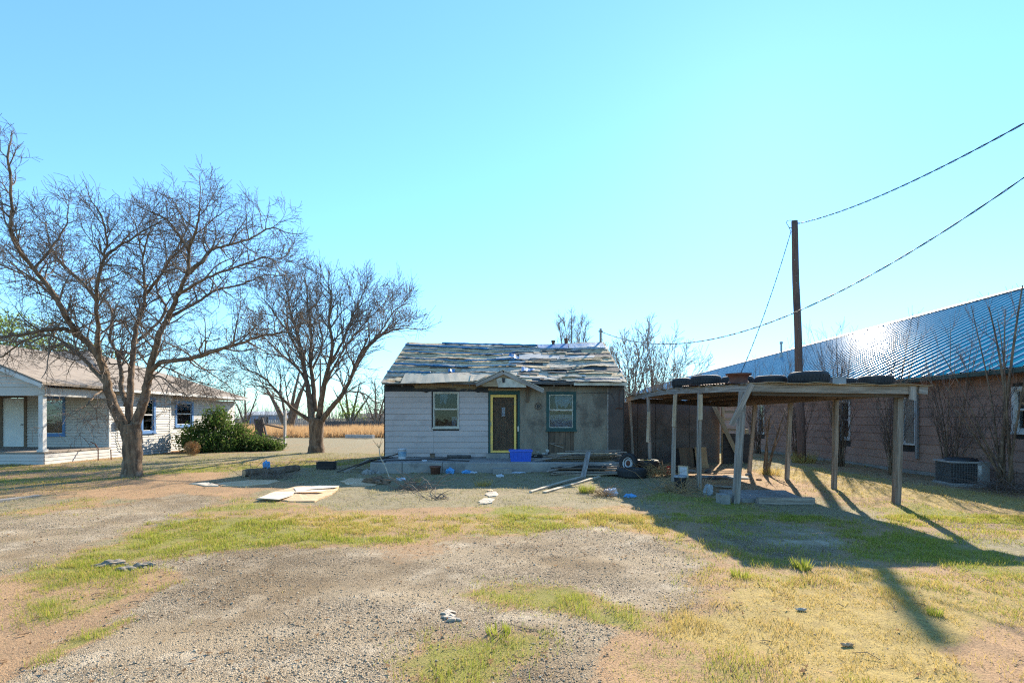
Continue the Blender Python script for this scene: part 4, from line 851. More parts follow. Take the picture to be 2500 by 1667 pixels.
# hip roof
ez, t_ = 3.1, .4; fy, by, rx = WY - .55, 34.5, WX + .5; hd = (by - fy) / 2; ry, rzz = (fy + by) / 2, ez + t_ * hd
R_ = [(LX - .5, fy, ez), (rx, fy, ez), (rx, by, ez), (LX - .5, by, ez), (rx - hd, ry, rzz), (LX - .5, ry, rzz)]
R2 = [(a, b, c - .12) for a, b, c in R_]
rf = MB().add(R_ + R2, [(0, 1, 4, 5), (1, 2, 4), (2, 3, 5, 4), (6, 11, 10, 7), (7, 10, 8), (8, 10, 11, 9), (0, 6, 7, 1), (1, 7, 8, 2), (2, 8, 9, 3), (3, 9, 11, 5), (5, 11, 6, 0)]).build('roof', 'shingle_grey', wh)
def hp(x, y, l=.015): return Vector((x, y, ez + (y - fy) * t_ + l))
for k, (poly) in enumerate([[(-26.5, 25.6), (-22.3, 24.6), (-21.2, 23.6), (-23.5, 23.3), (-26.5, 23.6)], [(-23.6, 23.2), (-20.9, 23.35), (-20.6, 22.7), (-23.6, 22.6)]]):
    MB().prism([hp(*p_) for p_ in poly], (0, -.002, .008)).build('worn_patch', 'rust_patch' if k == 0 else 'felt_tan', rf)
plank('eave_board', (-21.6, fy - .02, ez - .05), (WX + .5, fy - .02, ez - .05), .03, .13, 'tan_board', wh); plank('eave_board', (LX, fy - .02, ez - .05), (-21.7, fy - .02, ez - .05), .03, .13, 'pale_board', wh)
plank('eave_board', (WX + .53, fy, ez - .06), (WX + .53, by, ez - .06), .03, .12, 'white_paint', wh)
MB().box(LX, WX + .02, WY - .3, WY - .024, 2.9, 2.93).build('soffit', 'white_worn', wh)
q = hp(-20.6, 27.0, 0); MB().tube([q - Vector((0, 0, .05)), q + Vector((0, 0, .35))], .16, 12).tube([q + Vector((0, 0, .3)), q + Vector((0, 0, .42))], .24, 12).build('roof_ventilator', 'black_plastic', rf)
# porch: floor, skirt, post, gable
pz = .49; pxr = -18.0; py = 19.7
MB().box(LX, pxr, py, WY - .03, pz - .06, pz).build('porch_floor', 'weathered_wood', wh)
mb = MB(Matrix.Translation((0, py + .03, 0)))
for r in rows(LX, pxr - .03, 0, pz - .065, .14, []): lap(mb, *r, .02, .005)
o = mb.build('porch_skirt', 'siding_white', wh); tag(o, kind='stuff')
mb = MB(Matrix(((0, -1, 0, pxr - .03), (1, 0, 0, 0), (0, 0, 1, 0), (0, 0, 0, 1))))
for r in rows(py + .04, WY - .05, 0, pz - .065, .14, []): lap(mb, *r, .02, .005)
o = mb.build('porch_skirt', 'siding_white', wh); tag(o, kind='stuff')
def ppost(x, y):
    o = MB().box(x - .085, x + .085, y - .085, y + .085, pz, 2.66).build('porch_post', 'white_paint', wh); MB().box(x - .12, x + .12, y - .12, y + .12, pz + .002, pz + .1).build('post_base', 'white_paint', o)
for x, y in ((pxr - .2, py + .15), (-25.8, py + .15)): ppost(x, y)
MB().box(-26.0, pxr - .02, py + .05, py + .22, 2.66, 3.0).build('porch_beam', 'siding_white', wh); MB().box(pxr - .2, pxr - .02, py + .221, WY - .03, 2.66, 2.98).build('porch_beam', 'siding_white', wh)
gx0, gx1, gpk = -26.3, -17.75, -22.0; gs = .42; gzz = 3.06
gp = gzz + (gx1 - gpk) * gs
mb = MB()
for r in rows(gx0, gx1, 3.0, gp - .1, .14, []):
    zt = r[3]; a = max(gx0 + .25, gpk - (gp - zt) / gs + .05); b = min(gx1 - .25, gpk + (gp - zt) / gs - .05)
    if b - a > .2: lap(mb, a, b, r[2], zt, .02, .005, py + .04)
o = mb.build('gable_cladding', 'siding_white', wh); tag(o, kind='stuff')
for nm, a in (('porch_roof', gx1), ('porch_roof', gx0)):
    A, B = Vector((a, py - .35, gzz)), Vector((gpk, py - .35, gp)); MB().prism([A, B, B + Vector((0, 0, .1)), A + Vector((0, 0, .1))], (0, 5.2, 0)).build(nm, 'shingle_grey', wh)
    plank('barge_board', A + Vector((0, -.015, -.06)), B + Vector((0, -.015, -.06)), .03, .15, 'white_paint', wh)
MB().prism([(-19.6, py - .37, 3.60), (-20.4, py - .37, 3.93), (-20.4, py - .37, 4.12), (-19.6, py - .37, 3.78)], (0, .004, 0)).build('barge_patch', 'blue_trim', wh)
mb = MB(); mb.tube([(WX + .04, 23.5, 1.7), (WX + .08, 23.5, 1.6)], .02, 5).box(WX + .005, WX + .13, 23.3, 23.6, 1.3, 1.66); mb.build('meter_box', 'metal_grey', wh)
MB().tube([(WX + .06, 23.45, 1.3), (WX + .05, 23.4, .8), (WX + .07, 23.6, .35), (WX + .1, 24.0, .2), (WX + .06, 24.3, .5), (WX + .04, 24.3, 1.1)], .012, 5).build('loose_cable', 'cable', wh, smooth=True)
tk = root('tap_stand', 'thin bent pipes standing by the corner of the white porch', 'pipe', (-17.6, 21.8, 0))
MB().tube([(-17.62, 21.8, -.05), (-17.62, 21.8, .5), (-17.75, 21.8, .7), (-17.9, 21.75, .78)], .022, 6).build('pipe', 'rust', tk); MB().tube([(-17.3, 22.1, -.05), (-17.32, 22.1, .45)], .022, 6).build('pipe', 'rust', tk)
# ------------------------------------------------------------------ bare trees
UP = Vector((0, 0, 1))
def vn(a, b, o): return float(vnoise(a, b, 1.0, o))
def rand_dir(rng): 
    v = Vector((rng.gauss(0, 1), rng.gauss(0, 1), rng.gauss(0, 1))); return v.normalized()
def grow(mb, p, d, L, r, lvl, rng, cf):
    """a wriggling branch with side branches"""
    seg = cf['seg'] * (1.0 if lvl > 1 else .75); n = max(3, int(L / seg)); pts = [p.copy()]; rad = [r]; d = d.normalized(); st = L / n
    for i in range(n):
        d = (d + rand_dir(rng) * cf['wig'] + UP * cf['up']).normalized(); p = p + d * st; pts.append(p); rad.append(max(r * (1 - .72 * (i + 1) / n), cf['rmin']))
    ns = 7 if r > .06 else (5 if r > .022 else 3); mb.tube(pts, rad, ns, cap=False)
    if lvl <= 0: return
    spawn(mb, pts, rad, L, lvl, rng, cf)
def spawn(mb, pts, rad, L, lvl, rng, cf, t0=.15):
    k = cf['kids'][lvl]; n = len(pts) - 1; m = max(1, int(k * rng.uniform(.75, 1.25)))
    for j in range(m):
        t = t0 + (1 - t0) * (j + rng.random()) / m; f = min(t * n, n - .01); i = int(f); q = pts[i].lerp(pts[i + 1], f - i); r0 = rad[i] * (1 - f + i) + rad[i + 1] * (f - i)
        ax = (pts[i + 1] - pts[i]).normalized(); s = rand_dir(rng); s = (s - ax * s.dot(ax)).normalized(); ang = math.radians(rng.uniform(*cf['ang']))
        nd = ax * math.cos(ang) + s * math.sin(ang); nd = (nd + UP * cf['lift']).normalized()
        LL = cf['len'][lvl] * rng.uniform(.6, 1.25) * (1 - (.6 if lvl == cf['lv'] else .35) * t)
        grow(mb, q, nd, LL, max(min(r0 * .7, cf['rad'][lvl]), cf['rmin']), lvl - 1, rng, cf)
def smooth_path(pts, n):
    out = []
    P_ = [pts[0]] + list(pts) + [pts[-1]]
    for i in range(1, len(P_) - 2):
        for k in range(n):
            t = k / n; a, b, c, d = P_[i - 1], P_[i], P_[i + 1], P_[i + 2]
            out.append(.5 * ((2 * b) + (c - a) * t + (2 * a - 5 * b + 4 * c - d) * t * t + (3 * b - a - 3 * c + d) * t ** 3))
    out.append(P_[-2]); return out
def limb_tree(name, label, base, limbs, trunk, cf, seed, bark='bark', twig='twig', group=None):
    """trunk and main limbs follow the photograph; branches and twigs grow from them"""
    rng = random.Random(seed); rt = root(name, label, 'tree', base, group); tm = MB(); tw = MB()
    pts = smooth_path([Vector(p) for p, r in trunk], 4); rr = np.interp(np.linspace(0, 1, len(pts)), np.linspace(0, 1, len(trunk)), [r for _, r in trunk])
    tm.tube([p + Vector((rng.uniform(-.012, .012), rng.uniform(-.012, .012), 0)) for p in pts], [float(r) * rng.uniform(.96, 1.04) for r in rr], 16)
    for pl, r0, r1 in limbs:
        pts = smooth_path([Vector(p) for p in pl], 5); n = len(pts); pts = [p + rand_dir(rng) * .02 for p in pts]; rad = [(r0 + (r1 - r0) * (i / (n - 1)) ** .7) * .8 for i in range(n)]
        tm.tube(pts, rad, 10); L = sum((pts[i + 1] - pts[i]).length for i in range(n - 1))
        c2 = dict(cf); kk = list(cf['kids']); kk[cf['lv']] = cf['kids'][cf['lv']] * L / 6.0; c2['kids'] = kk
        spawn(tw, pts, rad, L, cf['lv'], rng, c2, .22)
        grow(tw, pts[-1], (pts[-1] - pts[-2]), .7, r1, 1, rng, cf)
    tm.v = [(x + .03 * (vn(x * 9, y * 9 + z * .9, 1) - .5) * min(1, 2.2 / max(z + 1, 1)), y + .05 * (vn(x * 9, y * 9 + z * .8, 2) - .5) * min(1, 2.2 / max(z + 1, 1)), z) for x, y, z in tm.v]
    tm.build('trunk', bark, rt, smooth=True); tw.build('crown', twig, rt, smooth=True); return rt
D1 = 15.6
def shrink(p, c, f):
    return Vector((c.x + (p.x - c.x) * f, p.y, c.z + (p.z - c.z) * f)) if p.z > c.z else p
C1 = P(px('c4', 1090, 800), D1)
def L1(k, pts, dd): return [shrink(P(px(k_, x, y), D1 + o), C1, .94) for (k_, x, y), o in zip([(p if len(p) == 3 else (k,) + p) for p in pts], dd)]
tr = [(P(px('c4', 1085, 1310), D1) + Vector((0, 0, -.15)), .40), (P(px('c4', 1085, 1285), D1), .30), (P(px('c4', 1085, 1180), D1), .255), (P(px('c4', 1085, 1030), D1), .25), (P(px('c4', 1075, 930), D1), .27), (P(px('c4', 1065, 860), D1), .24)]
c4_, c5_ = 'c4', 'c5'
limbs1 = [
    (L1(c4_, [(1055, 940), (930, 720), (880, 550), (830, 350), (740, 190), (600, 60), (c5_, 420, 1260), (c5_, 330, 1090), (c5_, 210, 940), (c5_, 50, 700), (c5_, 55, 450), (c5_, 30, 120)], (0, -.15, -.3, -.4, -.5, -.7, -1.0, -1.2, -1.5, -1.9, -2.1, -2.3)), .2, .03),
    (L1(c4_, [(880, 530), (760, 400), (650, 280), (450, 130), (330, 85), (130, 130), (-60, 260)], (-.3, .0, .4, .9, 1.2, 1.6, 2.0)), .10, .03),
    (L1(c4_, [(660, 110), (540, 45), (420, 30), (250, 55), (0, 100), (-250, 130), (-500, 110)], (-.6, -.8, -1.0, -1.3, -1.7, -2.2, -2.6)), .1, .03),
    (L1(c4_, [(850, 420), (800, 250), (800, 90), (c5_, 665, 1300), (c5_, 660, 1150), (c5_, 690, 960), (c5_, 720, 850), (c5_, 745, 720), (c5_, 700, 520)], (-.4, -.7, -1.0, -1.3, -1.5, -1.8, -2.0, -2.2, -2.5, -2.7)), .11, .022),
    (L1(c4_, [(1055, 860), (1060, 640), (1070, 430), (1090, 200), (1110, 0), (c5_, 950, 1290), (c5_, 985, 1120), (c5_, 970, 950), (c5_, 955, 820), (c5_, 900, 600)], (.1, .3, .5, .7, .9, 1.1, 1.4, 1.7, 1.9, 2.2, 2.5)), .15, .022),
    (L1(c4_, [(1090, 930), (1160, 740), (1200, 580), (1240, 400), (1290, 200), (1330, 60), (c5_, 1180, 1260), (c5_, 1250, 1110), (c5_, 1310, 970), (c5_, 1320, 800), (c5_, 1230, 660), (c5_, 1150, 560)], (0, .05, 0, -.1, -.2, -.3, -.4, -.6, -.7, -.8, -.9, -1.0, -1.2)), .19, .025),
    (L1(c5_, [(1310, 970), (1420, 880), (1480, 800), (1600, 760), (1750, 720), (1900, 640), (2010, 665)], (-.7, -.6, -.4, -.2, 0, .3, .5)), .085, .02),
    (L1(c5_, [(1320, 810), (1370, 680), (1400, 560), (1420, 420)], (-.8, -1.1, -1.4, -1.7, -2)), .06, .015),
    (L1(c4_, [(1225, 420), (1330, 330), (1600, 290), (1750, 250), (2000, 175), (2200, 105), (2380, 70), (2480, 60)], (-.1, -.3, -.9, -1.2, -1.6, -1.9, -2.2, -2.4)), .11, .022),
    (L1(c5_, [(1150, 1330), (1230, 1250), (1400, 1160), (1500, 1090), (1700, 1040), (1850, 980), (1960, 985)], (-.3, 0, .5, .9, 1.4, 1.9, 2.2)), .075, .018),
    (L1(c4_, [(1040, 700), (985, 540), (975, 400), (940, 250), (870, 110), (c5_, 740, 1250), (c5_, 640, 1120), (c5_, 420, 960), (c5_, 260, 760)], (.2, .6, .9, 1.3, 1.7, 2.0, 2.3, 2.7, 3.1, 3.3)), .11, .02),
    (L1(c4_, [(1210, 520), (1320, 440), (1480, 560), (1600, 620)], (0, -.5, -1.1, -1.5)), .045, .015),
    (L1(c5_, [(900, 1470), (1000, 1400), (1130, 1230), (1060, 1090), (1090, 970), (1150, 850), (1230, 740), (1300, 560)], (1.0, 1.4, 2.0, 2.3, 2.6, 2.9, 3.1, 3.3)), .07, .018),
    (L1(c4_, [(850, 570), (780, 600), (700, 700), (600, 745)], (-.3, -1.0, -1.6, -2.1)), .035, .012),
    (L1(c5_, [(660, 1160), (560, 1040), (440, 930), (330, 800), (280, 640)], (-1.5, -1.2, -.8, -.4, 0, .3)), .06, .018),
    (L1(c5_, [(1240, 1120), (1400, 1030), (1560, 960), (1750, 900), (1900, 850), (1990, 900)], (-.6, -1.0, -1.4, -1.8, -2.2, -2.4)), .06, .016),
    (L1(c5_, [(985, 1120), (1080, 1010), (1150, 900), (1260, 780), (1400, 650), (1560, 520)], (1.4, 1.2, 1.0, .8, .6, .5, .4)), .07, .016),
    (L1(c5_, [(720, 850), (830, 770), (1000, 660), (1120, 590)], (-2.0, -1.7, -1.3, -1.0, -.8)), .06, .016),
    (L1(c5_, [(400, 1200), (250, 1060), (120, 980), (0, 930), (-200, 860)], (-1.0, -.4, .2, .7, 1.2)), .06, .016),
    (L1(c4_, [(1600, 290), (1700, 370), (1850, 470), (1950, 560)], (-.9, -.4, .2, .6)), .035, .012),
    (L1(c4_, [(1290, 340), (1450, 400), (1600, 470), (1760, 520)], (-.1, .5, 1.1, 1.6)), .04, .012),
    (L1(c5_, [(960, 850), (1000, 700), (1060, 560)], (1.9, 1.6, 1.4, 1.2)), .045, .014),
    (L1(c5_, [(210, 940), (330, 780), (430, 620), (450, 470)], (-1.5, -1.2, -1.0, -.8, -.7)), .05, .015),
]
cf1 = dict(seg=.16, wig=.26, up=.02, lift=.1, ang=(30, 75), kids=[0, 6, 7, 23], len=[0, .4, .8, 1.55], rad=[0, .008, .014, .027], rmin=.0046, lv=3)
limb_tree('bare_tree', 'large bare wide-spreading tree in front of the white house', (P(px('c4', 1085, 1300), D1).x, D1, 0), limbs1, tr, cf1, 21, group='bare yard trees')
D2 = 26.4
C2 = P(px('c6', 640, 1250), D2)
def L2(pts, dd): return [shrink(P(px('c6', *p), D2 + o), C2, .95) for p, o in zip(pts, dd)]
b2 = P(px('c6', 640, 1470), D2)
tr2 = [(b2 + Vector((0, 0, -.35)), .62), (b2 + Vector((0, 0, .12)), .42), (P(px('c6', 640, 1380), D2), .35), (P(px('c6', 640, 1280), D2), .36), (P(px('c6', 642, 1215), D2), .40)]
limbs2 = [(L2([(615, 1250), (590, 1080), (560, 900), (520, 700), (480, 520), (430, 350), (420, 250)], (0, .1, .3, .6, .9, 1.2, 1.4)), .26, .03),
          (L2([(600, 1230), (480, 1150), (390, 1065), (310, 970), (220, 880), (120, 830)], (0, -.3, -.6, -.9, -1.2, -1.5)), .15, .025),
          (L2([(630, 1150), (615, 960), (590, 760), (600, 560), (570, 330), (560, 170)], (.2, .4, .7, 1.0, 1.3, 1.5)), .2, .03),
          (L2([(665, 1200), (690, 1000), (735, 820), (770, 650), (740, 450), (760, 280), (740, 180)], (0, -.3, -.6, -.9, -1.2, -1.4, -1.5)), .22, .03),
          (L2([(680, 1220), (760, 1120), (850, 1010), (920, 870), (980, 720), (1100, 600), (1250, 520), (1400, 510)], (0, -.2, -.4, -.6, -.8, -1, -1.2, -1.4)), .2, .025),
          (L2([(750, 790), (840, 620), (900, 460), (960, 330), (1010, 220)], (-.6, -.2, .2, .6, .9)), .1, .025),
          (L2([(930, 850), (1050, 650), (1150, 520), (1240, 380), (1320, 330)], (-.6, -.2, .2, .6, 1)), .09, .022),
          (L2([(560, 900), (450, 780), (330, 680), (250, 600), (140, 520)], (.3, .7, 1.2, 1.6, 2.0)), .1, .022),
          (L2([(530, 740), (430, 560), (340, 430), (270, 330), (230, 280)], (.6, .2, -.2, -.6, -.9)), .09, .022),
          (L2([(870, 1000), (1000, 1010), (1100, 1080), (1140, 1090)], (-.4, -.7, -1, -1.1)), .06, .02),
          (L2([(600, 850), (680, 640), (660, 480), (640, 300)], (.6, 1.2, 1.6, 2)), .09, .02),
          (L2([(690, 990), (800, 760), (900, 600), (1050, 430), (1180, 300)], (0, .8, 1.4, 2.0, 2.4)), .1, .022)]
cf2 = dict(seg=.24, wig=.17, up=.035, lift=.12, ang=(22, 55), kids=[0, 5, 7, 20], len=[0, .65, 1.2, 2.3], rad=[0, .014, .024, .045], rmin=.0075, lv=3)
limb_tree('bare_tree', 'bare rounded tree with a thick forked trunk left of the cottage', (b2.x, D2, 0), limbs2, tr2, cf2, 31, group='bare yard trees')
def stem_tree(name, label, base, stems, cf, seed, twig='twig', cat='tree', group=None, leaf=None):
    """many-stemmed shrub or far tree: each stem (dx, dy, height, radius, lean bulge)"""
    rng = random.Random(seed); rt = root(name, label, cat, base, group); tm = MB(); tw = MB(); B0 = Vector(base); tips = []
    for dx, dy, h, r in stems:
        s0 = B0 + Vector((rng.uniform(-.12, .12), rng.uniform(-.12, .12), -.12)); n = 9; pts = []
        for i in range(n + 1):
            t = i / n; pts.append(s0 + Vector((dx * t ** 1.25, dy * t ** 1.25, (h + .12) * t)) + Vector((math.sin(t * 5 + dx * 3), math.cos(t * 4 + dy), 0)) * .03 * h * .4 * t)
        rad = [max(r * (1 - .75 * i / n), cf['rmin']) for i in range(n + 1)]; tm.tube(pts, rad, 7); tips.append(pts[-1])
        spawn(tw, pts, rad, h, cf['lv'], rng, cf, cf.get('t0', .25))
    tm.build('trunk', 'bark', rt, smooth=True); tw.build('crown', twig, rt, smooth=True)
    return rt, tips
# trees behind the cottage
rng = random.Random(77)
cfb = dict(seg=.35, wig=.2, up=.05, lift=.4, ang=(18, 50), kids=[0, 4, 7, 10], len=[0, .6, .9, 1.4], rad=[0, .014, .022, .035], rmin=.0095, lv=3, t0=.35)
stem_tree('bare_tree', 'distant bare upright tree showing above the cottage ridge', (P((1398, 0), 46).x, 46, 0), [(-1.3, .3, 10.0, .11), (.1, 0, 11.0, .12), (1.1, -.3, 9.8, .1), (-.5, .8, 10.6, .1), (.7, .6, 10.4, .09)], dict(cfb, kids=[0, 4, 6, 18], t0=.45), 5, 'twig_pale', group='bare trees behind the cottage')
cfs = dict(seg=.3, wig=.2, up=.05, lift=.3, ang=(20, 55), kids=[0, 3, 5, 14], len=[0, .5, 1.0, 2.1], rad=[0, .016, .024, .035], rmin=.0105, lv=3, t0=.2)
stem_tree('bare_tree', 'bare many-stemmed tree rising just right of the cottage roof', (6.9, 30, 0), [(-.9, .2, 5.8, .06), (-.2, .5, 6.2, .07), (.6, -.3, 6.4, .07), (-1.2, -.2, 5.2, .05), (1.2, .4, 5.8, .06), (.2, .1, 5.4, .05)], cfs, 6, 'twig_pale', group='bare trees behind the cottage')
stem_tree('bare_tree', 'bare many-stemmed tree behind the tyres at the left of the carport', (8.6, 30.5, 0), [(-1.2, .2, 6.2, .06), (-.3, .5, 7.2, .07), (.7, -.3, 6.2, .06), (1.6, .2, 5.6, .06), (2.6, .1, 4.8, .05), (-.6, -.4, 5.6, .06), (1.2, .5, 5.0, .05)], cfs, 7, 'twig_pale', group='bare trees behind the cottage')
# far trees left of the cottage
far = dict(seg=.6, wig=.2, up=.03, lift=.3, ang=(22, 60), kids=[0, 4, 8, 9], len=[0, 1.1, 2.0, 3.0], rad=[0, .03, .05, .08], rmin=.02, lv=2, t0=.2)
q = G((704, 1056)); stem_tree('bare_tree', 'far V-forked bare tree behind the thick forked trunk', (q.x, q.y, 0), [(-3, .5, 5.5, .45), (2.5, -.5, 6.5, .5), (.8, 1, 7.5, .35), (-1.5, 1, 6, .25)], far, 8, group='far bare trees')
stem_tree('bare_tree', 'far small tree with first green leaves beyond the grey fence', (P((856, 0), 84).x, 84, 0), [(-3.2, 1, 6.5, .25), (-1, 0, 7.5, .3), (1.5, 0, 7.5, .3), (3.2, 1, 6.0, .25)], far, 9, group='far bare trees')
stem_tree('bare_tree', 'far thin tree close to the cottage left wall', (P((918, 0), 82).x, 82, 0), [(-2.5, 1, 6, .2), (0, 0, 8, .25), (2, 0, 7.5, .2), (3, .5, 5.5, .2)], far, 10, group='far bare trees')
stem_tree('bare_tree', 'far low bare tree beside the blue shed', (P((600, 0), 78).x, 78, 0), [(-2.5, 1, 5, .2), (0, 0, 6, .25), (2, 0, 5.5, .2)], far, 12, group='far bare trees')
def leaves(name, rt, centers, n, size, spread, mat_, seed):
    rs = np.random.RandomState(seed); c = np.array(centers)[rs.randint(0, len(centers), n)] + rs.normal(0, 1, (n, 3)) * np.array(spread)
    a = rs.normal(0, 1, (n, 3)); a /= np.linalg.norm(a, axis=1)[:, None]; b = np.cross(a, rs.normal(0, 1, (n, 3))); b /= np.linalg.norm(b, axis=1)[:, None]; s = (size * rs.uniform(.6, 1.4, n))[:, None]
    V = np.stack([c - a * s, c + b * s * .45, c + a * s, c - b * s * .45], 1).reshape(-1, 3); F = np.arange(n * 4).reshape(-1, 4)
    o = fastmesh(name, V - np.array(ORG[rt]), F, mat_); o.parent = rt; o.location = (0, 0, 0); return o
rng = random.Random(40)
for k, (pxx, d, h, lab) in enumerate([(15, 47, 11.6, 'leafing yellow-green tree behind the white house at the left edge'), (112, 50, 11.0, 'leafing yellow-green tree behind the white house roof'), (240, 52, 9.0, 'leafing yellow-green tree glimpsed behind the bare tree trunk')]):
    X = (pxx - HX) * d / FPX; rt, tips = stem_tree('leafing_tree', lab, (X, d, 0), [(rng.uniform(-2.5, 2.5), rng.uniform(-1.5, 1.5), h * rng.uniform(.7, .95), .22) for _ in range(6)], far, 50 + k, group='leafing trees behind the white house')
    cs = [(X + rng.gauss(0, 1.9), d + rng.gauss(0, 1.5), h * rng.uniform(.42, .95)) for _ in range(46)]; leaves('foliage', rt, cs, 3600, .13, (.5, .5, .42), 'leaf_spring', 60 + k)
q = P((856, 1005), 84); rt = [o for o in bpy.data.objects if o.get('label', '').startswith('far small tree')][0]; leaves('foliage', rt, [(q.x + rng.gauss(0, 1.3), 84, 2 + rng.uniform(0, 3)) for _ in range(20)], 900, .14, (.5, .5, .4), 'leaf_spring', 70)
# shrubs against the brown house
cfv = dict(seg=.2, wig=.12, up=.06, lift=.35, ang=(18, 55), kids=[0, 4, 8, 8], len=[0, .55, 1.0, 1.5], rad=[0, .006, .009, .014], rmin=.0036, lv=2, t0=.15)
gs_ = 'bare shrubs along the brown house'
def shr(label, x, y, stems, cf, seed): return stem_tree('bare_shrub', label, (x, y, 0), stems, cf, seed, 'twig_red', 'shrub', gs_)
def fan(n, sp, h0, h1, r, seed, sy=.5):
    g = random.Random(seed); return [(g.uniform(-sp, sp * .7), g.uniform(-sy, sy) * 1.3, g.uniform(h0 * .7, h1), r * g.uniform(.35, .9)) for _ in range(int(n * 1.7))]
shr('thick bare shrub rising from behind the front right carport post', 12.2, 19.0, fan(15, 1.0, 3.0, 5.2, .028, 1, .9), cfv, 81)
shr('bare shrub beside the downpipe of the brown house', 12.1, 16.3, fan(11, .6, 2.6, 5.2, .026, 2, .9), cfv, 82)
shr('bare shrub with thin crossing stems behind the air conditioner', 12.45, 14.6, fan(8, .7, 2.2, 4.6, .024, 3, .8), cfv, 83)
shr('largest bare shrub with a stout trunk at the right edge', 12.3, 12.75, [(-.9, .9, 3.6, .03), (-.3, .3, 4.6, .05), (.2, -.4, 5.0, .055), (-.6, -.2, 4.2, .03), (.5, .5, 4.6, .04), (-1.3, .5, 2.6, .025), (.1, .9, 4.8, .03), (-.2, -.9, 4.4, .03), (-1.6, -.3, 2.0, .02), (-1.0, 1.4, 3.0, .02), (.3, 1.6, 3.6, .02)], dict(cfv, kids=[0, 4, 8, 8], len=[0, .5, 1.1, 1.5]), 84)
shr('bare shrub between the utility pole and the second right carport post', 12.4, 22.3, fan(12, .8, 2.8, 4.9, .025, 4, 1.3), cfv, 85)
shr('bare shrub against the brown house left of the utility pole', 12.6, 26.2, fan(12, .9, 2.6, 4.8, .025, 5, 1.3), cfv, 86)
stem_tree('forked_sapling', 'small pale forked sapling standing inside the carport opening', (8.22, 16.6, 0), [(.25, .1, 1.9, .06), (.55, -.1, 2.1, .05), (.1, .2, 1.7, .035), (.9, .1, 1.9, .025)], dict(cfv, t0=.55, kids=[0, 2, 5, 5], len=[0, .4, .7, 1]), 87, 'twig', 'sapling')
# evergreen bush and tumbleweed by the white house
def bush(label, blobs, n, seed, size=.075):
    b0 = blobs[0]; rt = root('evergreen_bush', label, 'bush', (b0[0], b0[1], 0), 'evergreen bushes'); rs = np.random.RandomState(seed); cs = []
    tm = MB(); g = random.Random(seed)
    for (x, y, z, rx_, rzv) in blobs:
        for k in range(60):
            u = rs.normal(0, 1, 3); u /= np.linalg.norm(u); f = rs.uniform(.55, 1) ** .5 * (1 + .22 * math.sin(u[0] * 5 + seed) * math.cos(u[1] * 4)); zz = max(.12, z + u[2] * rzv * f); cs.append((x + u[0] * rx_ * f, y + u[1] * rx_ * f, zz))
            if k % 3 == 0: tm.tube([(x + g.uniform(-.1, .1), y + g.uniform(-.1, .1), -.1), (x + u[0] * rx_ * f * .5, y + u[1] * rx_ * f * .5, zz * .5), cs[-1], (cs[-1][0] * 1.0 + u[0] * .18, cs[-1][1] + u[1] * .18, cs[-1][2] + .12)], [.03, .02, .01, .004], 4, False)
    tm.build('stems', 'twig', rt); leaves('foliage', rt, cs, n, size, (.2, .2, .17), 'leaf_evergreen', seed); return rt
bush('big dark green evergreen bush against the white house extension', [(-17.0, 27.6, .7, .85, .8), (-16.1, 27.9, .9, .95, 1.0), (-15.2, 28.1, .7, .8, .75), (-16.3, 27.0, .45, .8, .5), (-15.4, 27.2, .4, .7, .5), (-16.3, 28.2, 1.75, .45, .5), (-14.6, 28.0, .4, .5, .4)], 13000, 3)
bush('low dark green bush sprawling right of the big evergreen', [(-14.0, 28.0, .3, .6, .3), (-13.4, 28.4, .2, .5, .2)], 3500, 4)
q = G((469, 1113)); tb = root('tumbleweed', 'round tan tumbleweed resting in front of the evergreen bush', 'tumbleweed', (q.x, q.y, 0)); mb = MB(); g = random.Random(9); c0 = Vector((q.x, q.y, .37))
for k in range(420):
    u = rand_dir(g); v = rand_dir(g); pts = [c0 + (u * .08), c0 + u * .2 + v * .05, c0 + (u + v * .35).normalized() * .32, c0 + (u + v * .6).normalized() * .37]; mb.tube(pts, [.006, .005, .004, .003], 3, False)
mb.build('stems', 'tumble', tb)
def crumple(name, label, cat, c, s, m_, seed, sub=2, group=None):
    """a crumpled rag or bag: folded closed surface"""
    rs = random.Random(seed); bm = bmesh.new(); bmesh.ops.create_icosphere(bm, subdivisions=sub + 1, radius=1)
    for v in bm.verts:
        f = 1 + .35 * math.sin(v.co.x * 5 + seed) * math.cos(v.co.y * 6) + rs.uniform(-.16, .16); v.co = Vector((v.co.x * s[0] * f, v.co.y * s[1] * f, max(v.co.z, -.7) * s[2] * f + s[2] * .66))
    me = bpy.data.meshes.new(name); bm.to_mesh(me); bm.free(); o = link(name, me, m_, None, c); tag(o, label, cat, group); return o
q = G((600, 1098)); crumple('plastic_bag', 'white plastic bag caught in the low bush right of the evergreen', 'bag', (q.x, q.y, .1), (.36, .25, .2), 'bag_white', 3)
# ------------------------------------------------------------------ fences and far buildings
bf = root('broken_fence', 'broken dark board fence leaning beside the evergreen bush', 'fence', (-13, 32.5, 0))
def fpt(x, y, d): return P((x, y), d)
d0 = 32.0
o = plank('post', fpt(695, 1094, d0) , fpt(696, 1001, d0), .13, .13, 'fence_pale', bf, up=(0, 1, 0))
plank('post', fpt(655, 1082, 33.5), fpt(640, 1020, 33.5), .1, .1, 'fence_dark', bf, up=(0, 1, 0))
for k, x in enumerate((622, 626, 630, 634, 638)): plank('board', fpt(x + 6, 1074, 33.8 + k * .05), fpt(x, 1022 + 2 * (k % 2), 33.8 + k * .05), .11, .02, 'fence_dark', bf, up=(0, -1, 0))
plank('rail', fpt(640, 1034, 33.4), fpt(690, 1045, 32.2), .04, .09, 'fence_dark', bf); plank('rail', fpt(645, 1062, 33.4), fpt(693, 1074, 32.2), .04, .09, 'fence_dark', bf)
